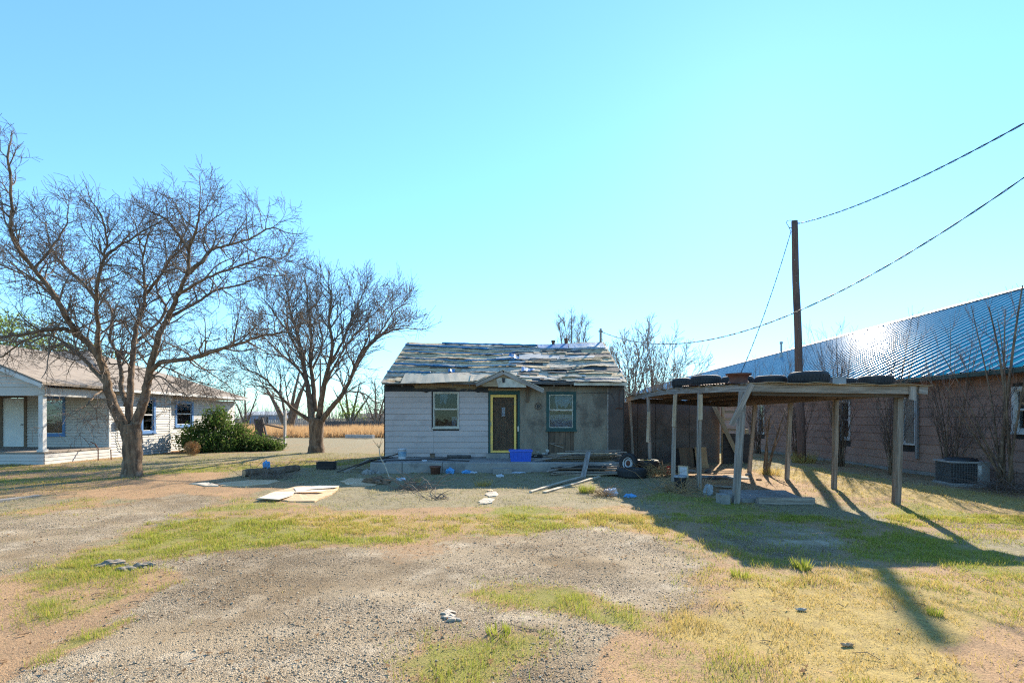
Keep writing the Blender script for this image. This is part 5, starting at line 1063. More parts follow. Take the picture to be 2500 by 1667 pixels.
pf = root('picket_fence', 'far pale weathered picket fence left of the forked tree', 'fence', (P((700, 0), 66).x, 66, 0)); mb = MB(); g = random.Random(3); x = P((655, 0), 66).x; x1 = P((762, 0), 66).x
while x < x1: mb.box(x, x + .17, 66 + g.uniform(-.02, .02), 66.03, -.1, 1.55 + g.uniform(-.06, .06)); x += .25
o = mb.build('pickets', 'fence_pale', pf); tag(o, kind='stuff'); MB().box(P((655, 0), 66).x, x1, 66.035, 66.09, .4, .5).box(P((655, 0), 66).x, x1, 66.035, 66.09, 1.1, 1.2).build('rails', 'fence_pale', pf)
gf = root('board_fence', 'far dark grey board fence beyond the orange grass', 'fence', (P((870, 0), 74).x, 74, 0)); mb = MB(); x = P((765, 0), 74).x
while x < P((1000, 0), 74).x: mb.box(x, x + .28, 74 + g.uniform(-.02, .02), 74.04, -.1, 1.35 + g.uniform(-.05, .05)); x += .3
o = mb.build('boards', 'fence_dark', gf); tag(o, kind='stuff'); MB().box(P((765, 0), 74).x, P((1000, 0), 74).x, 74.045, 74.1, 1.0, 1.1).build('rail', 'fence_dark', gf)
def farshed(name, label, x0, x1, d, z, rise, wm, rm):
    a, b = P((x0, 0), d).x, P((x1, 0), d).x; r = root(name, label, 'shed', ((a + b) / 2, d + 3, 0)); MB().box(a, b, d, d + 6, -.2, z).build('wall', wm, r)
    MB().prism([(a - .3, d - .3, z + .002), (a - .3, d + 3, z + rise), (a - .3, d + 6.3, z + .002), (a - .3, d + 3, z + rise - .15)], (b - a + .6, 0, 0)).build('roof', rm, r)
    m_ = (a + b) / 2; MB().box(m_ - .8, m_ + .8, d - .03, d + .01, -.1, 2.0).build('door', 'interior_dark', r); return r
farshed('blue_shed', 'far blue metal shed beyond the picket fence', 596, 690, 86, 2.3, .7, 'shed_blue', 'white_paint')
farshed('far_shed', 'far low shed with a pale roof next to the cottage left wall', 870, 960, 110, 1.9, .9, 'fence_dark', 'shingle_grey')
q = P((782, 0), 92); up_ = root('far_utility_pole', 'far thin utility pole behind the thick forked trunk', 'pole', (q.x, 92, 0)); MB().tube([(q.x, 92, -.3), (q.x, 92, 12.4)], [.2, .14], 8).build('shaft', 'pole_wood', up_); MB().box(q.x - 1.1, q.x + 1.1, 91.8, 91.9, 11.4, 11.6).build('crossarm', 'pole_wood', up_)

# far bare brush beyond the fences, one mass
g = random.Random(61); mb = MB()
for k in range(1500):
    y = g.uniform(80, 98); x = P((g.uniform(560, 985), 0), y).x; h = g.uniform(1.2, 4.2) * (.6 + .6 * math.sin(x * .35) ** 2); a = g.uniform(-.5, .5); b = g.uniform(-.5, .5)
    mb.tube([(x, y, -.1), (x + a * h * .35, y, h * .5), (x + (a + b) * h * .5, y + g.uniform(-.4, .4), h)], [.035, .028, .015], 3, False)
o = mb.build('far_brush', 'twig_pale'); tag(o, 'hazy bare brush beyond the fences', None, None, 'stuff')
# ------------------------------------------------------------------ things lying about: porch
def lying(name, label, cat, a, b, w, h, m_, up=(0, 0, 1), group=None, bend=.01):
    o = plank(name, a, b, w, h, m_, None, up=up, jit=.006, bend=bend); tag(o, label, cat, group); return o
q = Vector((P(px('b4', 482, 355), 18.25).x, 18.25, ZP)); bk = root('paint_bucket', 'white paint bucket standing on the porch against the grey siding', 'bucket', q); TQ = Matrix.Translation(q)
MB().lathe([(.0, .0), (.13, .0), (.135, .012), (.148, .33), (.155, .335), (.155, .37), (.146, .372), (.14, .34), (.125, .02), (0, .02)], 28, TQ).build('pail', 'bucket_white', bk, smooth=True)
MB().tube([q + Vector((.155 * math.cos(a), -.155 * math.sin(a) * .5 - .1, .33 - .16 * math.sin(a))) for a in np.linspace(0, math.pi, 12)], .004, 5).build('bail', 'metal_grey', bk)
MB(TQ).lathe([(.1425, .1), (.1495, .26)], 28).build('paper_label', 'tarp_pale', bk, smooth=True)
q = Vector((P((1271, 0), 17.35).x, 17.35, ZP)); tt = root('storage_tote', 'bright blue plastic storage tote on the porch below the door', 'tote', q)
def tub(w0, w1, d0_, d1, h, th=.012): 
    o_ = [[(-a, -b, z), (a, -b, z), (a, b, z), (-a, b, z)] for a, b, z in ((w0, d0_, 0), (w1, d1, h), (w1 - th, d1 - th, h), (w0 - th, d0_ - th, th))]
    V = [p_ for r in o_ for p_ in r]; return MB(Matrix.Translation(q)).add(V, [(3, 2, 1, 0)] + [(4 * k + i, 4 * k + (i + 1) % 4, 4 * k + 4 + (i + 1) % 4, 4 * k + 4 + i) for k in range(3) for i in range(4)] + [(12, 13, 14, 15)])
tub(.335, .375, .20, .235, .375).build('body', 'tote_blue', tt)
mb = MB(Matrix.Translation(q)); frame = [(-.4, .4, -.26, -.236), (-.4, .4, .236, .26), (-.4, -.376, -.236, .236), (.376, .4, -.236, .236)]
for a, b, c, d in frame: mb.box(a, b, c, d, .335, .385)
mb.build('rim', 'tote_blue', tt)
mb = MB(Matrix.Translation(q))
for k in range(5): x = -.26 + .13 * k; mb.prism([(x - .014, -.212 - .01, .06), (x + .014, -.212 - .01, .06), (x + .014, -.236, .32), (x - .014, -.236, .32)], (0, .02, 0))
mb.build('moulded_rib', 'tote_blue', tt)
a = P(px('b4', 1128, 318), 18.5); b = P(px('b4', 1468, 318), 18.5); a.z = b.z = ZP + .062
rl = root('felt_roll', 'dark roll of roofing felt lying on the porch by the siding', 'roll', (a + b) / 2 - Vector((0, 0, .06))); MB().tube([a, a.lerp(b, .3) + Vector((0, 0, .002)), a.lerp(b, .7), b], .062, 14).build('roll', 'felt_dark', rl, smooth=True); MB().tube([b + Vector((.002, 0, 0)), b + Vector((.006, 0, 0))], .022, 10).build('core', 'cardboard', rl)
q = Vector((P(px('b4', 918, 0), 18.6).x, 18.6, ZP)); blk = root('wood_block', 'small brown wooden block upright on the porch under the white window', 'block', q); MB().box(q.x - .085, q.x + .07, 18.55, 18.66, ZP, ZP + .15).build('block', 'brown_board', blk); MB().box(q.x - .095, q.x + .08, 18.54, 18.67, ZP + .151, ZP + .165).build('cap', 'dark_board', blk)
gpd = 'dark strips on the porch'
for k, (x0, y0, x1, y1, w, lab) in enumerate([(0, 366, 410, 305, .05, 'dark strip sloping up to the paint bucket on the porch'), (230, 372, 760, 360, .07, 'dark board lying just right of the paint bucket'), (640, 362, 1180, 340, .06, 'long dark strip running below the felt roll'), (930, 358, 1440, 378, .04, 'thin dark strip at the front of the felt roll'), (60, 385, 230, 392, .09, 'short dark board at the left porch corner')]):
    A = G(px('b4', x0, y0 + 12), ZP); B = G(px('b4', x1, y1 + 12), ZP); A.z = B.z = ZP + .02
    A.y = min(max(A.y, 16.9), 18.7); B.y = min(max(B.y, 16.9), 18.7)
    if k == 0: B.z = ZP + .02
    lying('dark_strip', lab, 'board', A, B, w, .035, 'dark_board', group=gpd)
q = G(px('b4', 805, 388), ZP); crumple('paper_scrap', 'small white crumpled scrap on the porch edge near the flower pot', 'scrap', (q.x, max(q.y, 16.95), ZP), (.09, .05, .03), 'bag_white', 5)
# flower pot, rags, step in front of the porch
q = Vector((P((1063, 0), 16.45).x, 16.45, gzf(-2.46, 16.45) - .01)); fp = root('flower_pot', 'rusty brown square-rimmed flower pot in front of the porch', 'pot', q)
MB().lathe([(0, 0), (.15, 0), (.165, .22), (.19, .225), (.19, .275), (.175, .277), (.15, .2), (.14, .02), (0, .02)], 24, Matrix.Translation(q)).build('pot', 'terracotta', fp, smooth=True); MB().lathe([(0, .2), (.147, .2)], 24, Matrix.Translation(q)).build('soil', 'dirt_clod', fp)
for k, (x, y, s, m_, lab) in enumerate([(1178, 552, (.13, .09, .11), 'cloth_blue', 'bright blue crumpled rag on the ground right of the flower pot'), (1425, 535, (.14, .1, .06), 'cloth_blue', 'flattened pale blue rag in front of the porch centre'), (1500, 552, (.12, .08, .04), 'bag_white', 'whitish flattened scrap beside the pale blue rag'), (2090, 545, (.34, .1, .03), 'bag_white', 'long flattened whitish plastic below the blue tote'), (470, 655, (.13, .08, .05), 'bag_white', 'small whitish scrap in the shade edge near the bent sapling'), (1890, 618, (.1, .07, .05), 'bag_white', 'tiny white scrap by the shadow edge left of the stone path')]):
    g_ = G(px('b4', x, y)); crumple('rag' if k < 2 else 'plastic_scrap', lab, 'rag' if k < 2 else 'scrap', (g_.x, min(g_.y, 16.6), gzf(g_.x, g_.y)), s, m_, 20 + k)
q = G(px('b4', 1930, 512)); stp = MB().box(q.x - .3, q.x + .3, 16.42, 16.72, -.06, .17).build('concrete_block', 'concrete', None, (q.x, 16.6, 0)); tag(stp, 'flat concrete step block in front of the porch below the tote', 'block')
for k, (x, y, s) in enumerate([(95, 520, .16), (250, 525, .1)]):
    g_ = G(px('b4', x, y)); o = crumple('stone', ['larger rough stone', 'smaller rough stone'][k] + ' at the foot of the left porch corner', 'stone', (g_.x, min(g_.y, 16.6), gzf(g_.x, g_.y) - .02), (s, s * .7, s * .6), 'concrete', 40 + k)
# sapling, bark chunk
q = G(px('b4', 320, 682)); sp = root('bent_sapling', 'thin pale bent sapling leaning in front of the left porch corner', 'sapling', (q.x, q.y, 0))
pts = [P(px('b4', *p_), q.y + o_) for p_, o_ in (((320, 690), 0), ((290, 600), .1), ((230, 440), .3), ((170, 330), .4), ((150, 200), .5))]; pts[0].z = -.05
mb = MB().tube(smooth_path(pts, 4), [.022 - .0006 * i for i in range(17)], 6); mb.build('stem', 'pale_board', sp, smooth=True)
mb = MB(); e = pts[-1]
for v in (((60, 80), .6), ((200, 100), .5), ((120, 120), .7), ((185, 60), .4)): mb.tube([e, P(px('b4', *v[0]), q.y + v[1])], [.009, .004], 4)
mb.tube([pts[3], P(px('b4', 220, 230), q.y + .3)], [.008, .004], 4); mb.build('twigs', 'tumble', sp)
q = G(px('b4', 120, 712)); crumple('bark_chunk', 'dark chunk of rotten wood beside the small tan plywood sheet', 'wood', (q.x, q.y, gzf(q.x, q.y) - .02), (.34, .14, .12), 'bark', 51)
# ------------------------------------------------------------------ lumber pile right of the tote
rng = random.Random(15); gl = 'weathered boards of the lumber pile'
TONE = {'weathered_wood': 'grey', 'grey_post': 'pale grey', 'brown_board': 'brown', 'dark_board': 'blackened', 'tan_board': 'tan'}
def pile(x0, x1, y0, y1, zb, layers, cnt, where):
    for l in range(layers):
        for j in range(cnt - l // 2):
            y = y0 + (y1 - y0) * (j + rng.random()) / cnt + l * .03; y = min(y, y1); L = rng.uniform(1.0, 2.6); xa = rng.uniform(x0, max(x0 + .05, x1 - L)); xb = min(xa + L, x1 + .1); a = rng.uniform(-.14, .14)
            m_ = rng.choice(['weathered_wood', 'weathered_wood', 'grey_post', 'grey_post', 'brown_board', 'dark_board', 'tan_board']); ti = rng.uniform(-.02, .03)
            lying('lumber', TONE[m_] + ' board of the lumber pile ' + where, 'board', (xa, min(y - a, y1 + .05), zb + l * .042), (xb, min(y + a, y1 + .05), zb + l * .042 + ti + .01), rng.uniform(.07, .2), rng.choice([.022, .03, .04]), m_, group=gl, bend=.02)
pile(1.0, 3.95, 17.0, 18.65, ZP + .018, 5, 7, 'lying on the porch right of the tote')
pile(1.2, 3.4, 15.7, 16.68, .02, 6, 5, 'lying on the ground before the porch')
for k, (xa, ya, za, xb, yb, zb_, w, lab) in enumerate([(.75, 17.0, .40, 2.3, 17.5, .62, .12, 'long pale board rising from the tote end of the lumber pile'), (1.5, 17.05, .62, 3.2, 17.1, .60, .16, 'wide pale board on top front of the porch lumber'), (2.2, 17.5, .68, 3.9, 17.45, .63, .13, 'pale board on top right of the porch lumber'), (1.9, 18.3, .62, 3.9, 18.35, .66, .1, 'straight pale strip along the wall above the porch lumber'), (2.7, 16.95, .64, 3.5, 17.15, .60, .2, 'short broken wide board on the right end of the porch lumber'), (1.1, 15.75, .16, 2.5, 16.5, .32, .09, 'pale board slanting up across the ground lumber'), (1.3, 16.4, .34, 3.2, 16.45, .31, .11, 'pale board topping the ground lumber')]):
    lying('top_board', lab, 'board', (xa, ya, za), (xb, yb, zb_), w, .03, ['grey_post', 'pale_board', 'grey_post'][k % 3], group=gl, bend=.03)
o = lying('leaning_plank', 'broad grey plank leaning against the lumber pile', 'plank', P(px('c1', 1850, 1412), 15.3), P(px('c1', 1898, 1188), 16.75), .15, .035, 'grey_post', up=(0, -1, .3))
for k, (a, b, w, lab) in enumerate([((240, 735), (905, 558), .1, 'far long thin plank of the pair lying on sunlit grass'), ((415, 748), (1112, 556), .11, 'near long thin plank of the pair lying on sunlit grass'), ((640, 628), (905, 568), .09, 'short plank lying between the two long thin planks')]):
    A = G(px('b5', *a)); B = G(px('b5', *b)); A.z = gzf(A.x, A.y) + .02; B.z = gzf(B.x, B.y) + .035; lying('loose_plank', lab, 'plank', A, B, w, .045, 'pale_board' if k != 2 else 'weathered_wood', bend=.03)
# fallen slats at the porch front, left of the pile
for k, (a, b, lab) in enumerate([((230, 430), (460, 412), 'short board fallen against the porch front below the tote'), ((520, 480), (900, 408), 'grey board slanting out of the front of the lumber pile')]):
    A = G(px('b5', *a)); B = G(px('b5', *b)); A.y = min(A.y, 16.68); B.y = min(B.y, 16.7); A.z = gzf(A.x, A.y) + .03; B.z = .16 if k else gzf(B.x, B.y) + .05; lying('fallen_board', lab, 'board', A, B, .09, .03, 'weathered_wood')
# ------------------------------------------------------------------ tyres on the ground
gt = 'tyres on the ground by the lumber pile'
tyre('large black tyre lying flat in front of the other ground tyres', Vector((P((1543, 0), 15.6).x, 15.6, -.01)), .43, .28, group=gt)
t2 = Vector((P((1578, 0), 16.75).x, 16.75, -.01)); tyre('lower tyre of the stack beside the lean-to', t2, .39, .22, group=gt); tyre('upper tyre of the stack beside the lean-to', t2 + Vector((.03, .02, .222)), .38, .22, group=gt)
ax = Vector((-.78, -.62, .12)).normalized(); M3 = ax.to_track_quat('Z', 'Y').to_matrix().to_4x4(); c3 = Vector((P((1537, 0), 16.45).x - .0, 16.45, .335)) 
tyre('upright tyre with a white slotted wheel leaning on the stack', c3, .33, .19, M=Matrix.Translation(ax * -.05) @ M3 @ Matrix.Scale(1, 4), r=.2, group=gt, wheel='wheel_white')
q = t2 + Vector((-.1, -.28, .445)); ys_ = root('yellow_strap', 'short yellow strap lying on top of the stacked tyres', 'strap', q); MB().tube([q + Vector(v) for v in ((-.17, 0, .012), (-.08, -.03, .03), (.02, .02, .012), (.12, -.02, .014), (.2, .0, .012))], .014, 6, flat=.6).build('webbing', 'yellow_paint', ys_, smooth=True); MB().box(q.x + .19, q.x + .27, q.y - .03, q.y + .03, q.z - .002, q.z + .03).build('buckle', 'metal_grey', ys_)
# brush heap
def brush(name, label, c, rx_, h, n, seed, m_='tumble', r=.007):
    g = random.Random(seed); mb = MB()
    for k in range(n):
        a = g.uniform(0, 6.28); p0 = Vector((c[0] + g.gauss(0, rx_ * .4), c[1] + g.gauss(0, rx_ * .35), g.uniform(0, h * .3))); d = Vector((math.cos(a), math.sin(a), g.uniform(.1, .9))); L = g.uniform(.3, .9) * rx_ * 1.6; bnd = rand_dir(g) * .25
        mb.tube([p0, p0 + d * L * .4 + bnd * L * .4, p0 + d * L * .8 + bnd * L - Vector((0, 0, L * .2))], [r, r * .8, r * .4], 4, False)
    o = mb.build(name, m_, None, (c[0], c[1], 0)); tag(o, label, None, None, 'stuff'); return o
q = G(px('b5', 1920, 560)); brush('brush_heap', 'tangle of pale dead stems behind the nearest tyres', (q.x, q.y + .4), .6, .6, 150, 3)
q = G(px('b5', 1150, 800)); brush('dead_weeds', 'tuft of tan dead weeds on the sunlit grass by the planks', (q.x, q.y), .35, .3, 110, 4, r=.004)
q = G(px('b5', 2150, 740)); brush('dead_weeds', 'dead stems on the shaded grass by the carport posts', (q.x, q.y), .8, .15, 70, 5, r=.006)
q = G(px('b2', 540, 45)); brush('dead_weeds', 'dark dead branches on the grass in front of the cottage', (q.x, q.y), .7, .15, 60, 6, 'twig', r=.008)
q = G(px('b2', 700, 100)); brush('dead_weeds', 'small dark twigs left of the stone path', (q.x, q.y), .35, .08, 24, 7, 'twig', r=.008)
q = G((660, 1168)); brush('dead_weeds', 'grey twigs heaped in front of the log', (q.x, q.y), .8, .18, 90, 8, 'twig', r=.007)
q = G((2440, 1200)); brush('dead_weeds', 'twig litter at the foot of the largest bare shrub', (12.0, 12.4), .9, .4, 120, 9, 'twig_red', r=.006)
# ------------------------------------------------------------------ under the carport
q = G(px('b5', 2148, 690)); q.z = -.01; bb = root('black_bucket', 'black bucket with a grey lid beside the third left carport post', 'bucket', q); MB().lathe([(0, 0), (.13, 0), (.155, .3), (0, .3)], 24, Matrix.Translation(q)).build('pail', 'black_plastic', bb, smooth=False); MB().lathe([(0, .302), (.17, .302), (.17, .335), (.15, .345), (.0, .35)], 24, Matrix.Translation(q)).build('lid', 'jug_grey', bb); MB().tube([q + Vector((-.03, -.16, .31)), q + Vector((-.03, -.168, .04))], .006, 5).build('rope', 'pale_board', bb)
q = Vector((P((1646, 0), 16.0).x, 16.0, -.01)); cr_ = root('red_crate', 'red plastic crate behind the black bucket under the carport', 'crate', q)
MB().box(q.x - .16, q.x + .16, q.y - .12, q.y + .12, 0, .03).build('base', 'red_plastic', cr_)
mb = MB()
for z in (.08, .16, .24): mb.box(q.x - .17, q.x + .17, q.y - .135, q.y - .121, z, z + .055).box(q.x - .17, q.x + .17, q.y + .121, q.y + .135, z, z + .055).box(q.x - .17, q.x - .156, q.y - .12, q.y + .12, z, z + .055).box(q.x + .156, q.x + .17, q.y - .12, q.y + .12, z, z + .055)
mb.build('slats', 'red_plastic', cr_)
mb = MB()
for sx_ in (-1, 1):
    for sy_ in (-1, 1): mb.box(q.x + sx_ * .178 - .012, q.x + sx_ * .178 + .012, q.y + sy_ * .145 - .012, q.y + sy_ * .145 + .012, 0, .31)
mb.build('corner_posts', 'red_plastic', cr_)
c_ = Vector((P((1668, 0), 15.45).x, 15.45, .0)); fr_ = root('framed_panel', 'small white panel with cream border leaning under the carport', 'panel', c_); TQ = Matrix.Translation(c_ + Vector((0, 0, .02))) @ Matrix.Rotation(math.radians(-16), 4, 'X') @ Matrix.Rotation(.08, 4, 'Y')
frame4(MB(TQ), -.15, .15, -.02, .34, .03, -.02, .012).build('border', 'cream_board', fr_); MB(TQ).box(-.119, .119, -.006, .006, .011, .309).build('panel', 'bucket_white', fr_)
kb = root('panel_support', 'dark wooden block behind the small white framed panel', 'block', c_ + Vector((.03, .25, 0))); MB().box(c_.x - .12, c_.x + .2, c_.y + .12, c_.y + .36, -.03, .3).build('block', 'dark_board', kb); MB().box(c_.x - .13, c_.x + .21, c_.y + .11, c_.y + .37, .301, .325).build('top', 'brown_board', kb)
A = P(px('c2', 912, 1118), 18.5); o = lying('tan_panel', 'upright tan board leaning on the lean-to wall inside the carport', 'panel', (A.x, 18.35, -.02), (A.x, 18.62, .74), .42, .03, 'cardboard', up=(0, -1, 0))
o = lying('brown_board', 'dark brown board leaning just left of the upright tan board', 'panel', (A.x - .5, 18.5, -.02), (A.x - .5, 18.72, .72), .5, .03, 'brown_board', up=(0, -1, 0))
pr = root('panel_prop', 'low dark crate behind the upright tan board', 'crate', (A.x - .2, 18.9, 0)); MB().box(A.x - .7, A.x + .2, 18.78, 19.2, -.05, .66).build('body', 'dark_board', pr); MB().box(A.x - .72, A.x + .22, 18.76, 19.22, .661, .69).build('lid', 'brown_board', pr)
sb = MB().prism([(4.95, 11.0, -.05), (6.25, 10.95, -.05), (6.55, 12.3, -.05), (5.0, 12.35, -.05)], (0, 0, .12)).build('carport_slab', 'concrete', None, (5.7, 11.7, 0)); tag(sb, 'low concrete slab on the ground at the carport front', 'slab')
o = lying('edge_timber', 'thick weathered timber along the front of the concrete slab', 'timber', (5.2, 10.86, .05), (6.36, 10.82, .05), .14, .14, 'weathered_wood')
q = G(px('c2', 977, 1362)); crumple('plastic_jug', 'grey crumpled plastic jug beside the fourth left carport post', 'jug', (q.x, q.y, -.01), (.11, .1, .15), 'jug_grey', 61)
q = G(px('c2', 1152, 1452)); o = MB().box(q.x - .11, q.x + .09, 10.72, 10.98, -.05, .19).build('post_block', 'concrete', None, (q.x, 10.85, 0)); tag(o, 'concrete block against the foot of the front left carport post', 'block')
rng = random.Random(33); lab_c = 'small scrap of wood on the carport floor'; lab_s = 'small lump of rubble on the carport floor'
for k in range(12):
    x = rng.uniform(5.0, 7.6); y = rng.uniform(13, 19.2); r = rng.uniform(.04, .16)
    if k % 2: o = lying('floor_scrap', lab_c, 'scrap', (x, y, .03), (x + rng.uniform(.2, .8), y + rng.uniform(-.4, .4), .03), rng.uniform(.05, .2), .03, rng.choice(['brown_board', 'tan_board', 'weathered_wood', 'dark_board']), group='scraps on the carport floor')
    else: crumple('floor_rubble', lab_s, 'rubble', (x, y, gzf(x, y) - .01), (r, r * .8, r * .5), rng.choice(['concrete', 'dirt_clod', 'felt_dark', 'cardboard']), 200 + k, 1, 'rubble on the carport floor')
o = lying('pale_sheet', 'flat pale board lying on the carport floor', 'board', (5.6, 15.6, .03), (7.0, 15.2, .03), .5, .03, 'concrete')
# ------------------------------------------------------------------ left yard
a = G(px('c7', 765, 402)); b = G(px('c7', 1290, 352)); lg = root('log', 'cut log lying on the shaded grass with a blue rag on it', 'log', (a + b) / 2); a.z = .1; b.z = .1; u = (b - a).normalized()
MB().tube([a.lerp(b, t) + Vector((0, 0, .008 * math.sin(t * 9))) for t in np.linspace(0, 1, 9)], [.115 + .006 * math.sin(i * 2.1) for i in range(9)], 14, cap=False).build('trunk', 'bark', lg, smooth=True)
for s, e in ((a, -1), (b, 1)): MB().tube([s - u * e * .02, s + u * e * .004], .108, 14).build('cut_end', 'bark_cut', lg)
q = P(px('c7', 975, 345), a.lerp(b, .42).y - .02); m_ = a.lerp(b, .40); crumple('rag', 'blue rag draped on top of the log', 'rag', (m_.x, m_.y - .03, .2), (.1, .09, .13), 'cloth_blue', 71)
q = Vector((P((797, 0), 18.0).x, 18.0, 0)); tg = root('wood_trough', 'dark open wooden box on the ground between log and porch', 'box', q)
for (x0, x1, y0, y1, z0, z1) in ((-.3, .3, -.16, -.135, -.03, .27), (-.3, .3, .135, .16, -.03, .27), (-.3, -.275, -.134, .134, -.03, .27), (.275, .3, -.134, .134, -.03, .27), (-.274, .274, -.134, .134, -.02, .02)): MB(Matrix.Translation(q)).box(x0, x1, y0, y1, z0, z1).build('board', 'dark_board', tg)
for k, (pa, pb, w, lab, m_) in enumerate([((1665, 360), (1975, 245), .14, 'dark plank ramp from the grass up to the left porch corner', 'dark_board'), ((1720, 368), (1960, 262), .05, 'thin grey strip lying along the dark plank ramp', 'grey_post'), ((1800, 330), (2030, 222), .12, 'second dark plank behind the plank ramp', 'dark_board'), ((1900, 262), (2240, 205), .07, 'dark pole pointing from the porch corner to the paint bucket', 'dark_board')]):
    A = G(px('c7', *pa)); A.z = .01 + .01 * k; B = P(px('c7', *pb), 17.1 + .25 * k)
    if k == 3: A = P(px('c7', *pa), 17.9); B = P(px('c7', *pb), 18.2); A.z = .32; B.z = .52; A.x = -4.95
    else: B.x = min(B.x, -4.55); B.z = .385 + .014 * (k % 2)
    lying('ramp_plank', lab, 'plank', A, B, w, .035, m_)
def flat_sheet(name, label, k_, pts, m_, th=.02, cat='plywood', peel=None):
    W_ = [G(px(k_, *p_)) for p_ in pts]; c = sum(W_, Vector()) / len(W_); bm = bmesh.new()
    ring = []
    for i in range(len(W_)):
        for t in (0, .33, .66):
            p_ = W_[i].lerp(W_[(i + 1) % len(W_)], t); ring.append(p_)
    rs = random.Random(len(label)); vs = [(p_.x + rs.uniform(-.03, .03) - c.x, p_.y + rs.uniform(-.03, .03) - c.y, max(gzf(p_.x, p_.y), gzf(c.x, c.y)) + .012 + rs.uniform(0, .012)) for p_ in ring]; n = len(vs)
    hs = min(1.0, (W_[0] - W_[len(W_) // 2]).length / .8); inner = [(x * .5, y * .5, z + .008 * hs + rs.uniform(0, .025) * hs) for x, y, z in vs]
    V = vs + inner + [(0, 0, vs[0][2] + .02 * hs)] + [(x, y, z - .05) for x, y, z in vs]
    F = [(i, (i + 1) % n, n + (i + 1) % n, n + i) for i in range(n)] + [(n + i, n + (i + 1) % n, 2 * n) for i in range(n)] + [(2 * n + 1 + i, 2 * n + 1 + (i + 1) % n, (i + 1) % n, i) for i in range(n)]
    o = MB().add([(x + c.x, y + c.y, z) for x, y, z in V], F).build(name, m_, None, (c.x, c.y, 0)); tag(o, label, cat); return o
flat_sheet('plywood_sheet', 'large peeling tan plywood sheet lying on the lawn', 'c7', [(900, 625), (1060, 560), (1270, 512), (1480, 500), (1690, 503), (1600, 590), (1440, 655), (1200, 655), (1050, 640)], 'plywood')
for k, (pl) in enumerate([[(1240, 522), (1490, 506), (1680, 505), (1640, 522), (1400, 540), (1270, 560)], [(905, 624), (1060, 566), (1260, 560), (1230, 600), (1100, 640)], [(1280, 560), (1560, 555), (1500, 570), (1250, 578)]]):
    W_ = [G(px('c7', *p_), .045) for p_ in pl]; bs_ = bpy.data.objects['plywood_sheet']; MB().prism([Vector((v.x, v.y, gzf(W_[0].x, W_[0].y) + .062 + .006 * k)) for v in W_], (0, 0, .006)).build('peeling_ply', 'plywood_peel', bs_)
flat_sheet('plywood_sheet', 'long tan sheet lying in front of the log', 'c7', [(480, 487), (640, 465), (820, 440), (1080, 442), (1100, 455), (1000, 480), (800, 500), (600, 500)], 'plywood')
flat_sheet('plywood_sheet', 'faded narrow sheet left of the one before the log', 'c7', [(250, 478), (400, 470), (480, 484), (520, 500), (400, 500)], 'plywood_peel')
flat_sheet('plywood_sheet', 'small tan sheet lying by the bent sapling', 'c7', [(1690, 458), (1780, 425), (1950, 428), (2060, 478), (1990, 502), (1800, 502)], 'plywood')
# stones
gp_ = 'pale path stones'
flat_sheet('stepping_stone', 'pale stepping stone nearest the cottage', 'b4', [(1680, 850), (1720, 822), (1830, 818), (1862, 840), (1840, 882), (1740, 892)], 'flagstone', cat='stone'); flat_sheet('stepping_stone', 'pale stepping stone farther from the cottage', 'b4', [(1575, 975), (1650, 930), (1790, 922), (1818, 945), (1780, 985), (1680, 1002), (1600, 998)], 'flagstone', cat='stone'); flat_sheet('stepping_stone', 'half buried tan stone behind the stepping stones', 'b4', [(1690, 805), (1740, 788), (1800, 795), (1780, 815)], 'plywood', cat='stone')
for k, pl in enumerate([[(735, 830), (765, 820), (805, 828), (790, 842), (748, 846)], [(740, 855), (770, 842), (800, 850), (775, 868), (750, 870)], [(752, 878), (800, 848), (838, 870), (835, 885), (780, 886)]]):
    flat_sheet('flat_stone', ['farthest', 'leftmost', 'nearest'][k] + ' of the three pale broken stones in the gravel', 'b2', pl, 'flagstone', cat='stone')
q = G(px('b5', 1340, 800)); crumple('plastic_bag', 'white plastic bag at the carport shadow edge', 'bag', (q.x - .1, q.y + .2, gzf(q.x, q.y) - .01), (.15, .11, .1), 'bag_white', 81); crumple('plastic_bag', 'blue and white bag end beside the white bag at the shadow edge', 'bag', (q.x + .28, q.y - .05, gzf(q.x, q.y) - .01), (.12, .07, .05), 'cloth_blue', 82)
for k, (x, y, lab) in enumerate([(1225, 1030, 'curled dry seed pod on the yellow grass near the bottom'), (930, 800, 'pale curl of bark on the dry grass')]):
    g_ = G(px('b3', x, y)); crumple('bark_curl', lab, 'bark', (g_.x, g_.y, gzf(g_.x, g_.y) + .005), (.045, .016, .014), 'bark_cut' if k != 1 else 'flagstone', 90 + k, 2)
q = G(px('b2', -60, 540 / 1)); q = G(px('ov', 280, 1300))
for k, (x, y, s) in enumerate([(255, 1296, .2), (330, 1300, .16), (290, 1308, .14)]): g_ = G(px('ov', x, y)); crumple('rubble_lump', ['left', 'right', 'front'][k] + ' lump of broken asphalt in the green verge', 'rubble', (g_.x, g_.y, gzf(g_.x, g_.y) - .02), (s * .8, s * .6, s * .22), 'stucco', 110 + k)
# fallen log and stakes at the orange grass
a = G((845, 1070)); b = G((912, 1071)); a.z = b.z = .2; o = lying('fallen_log', 'far pale fallen trunk in front of the orange grass', 'log', a, b, .3, .3, 'fence_pale')
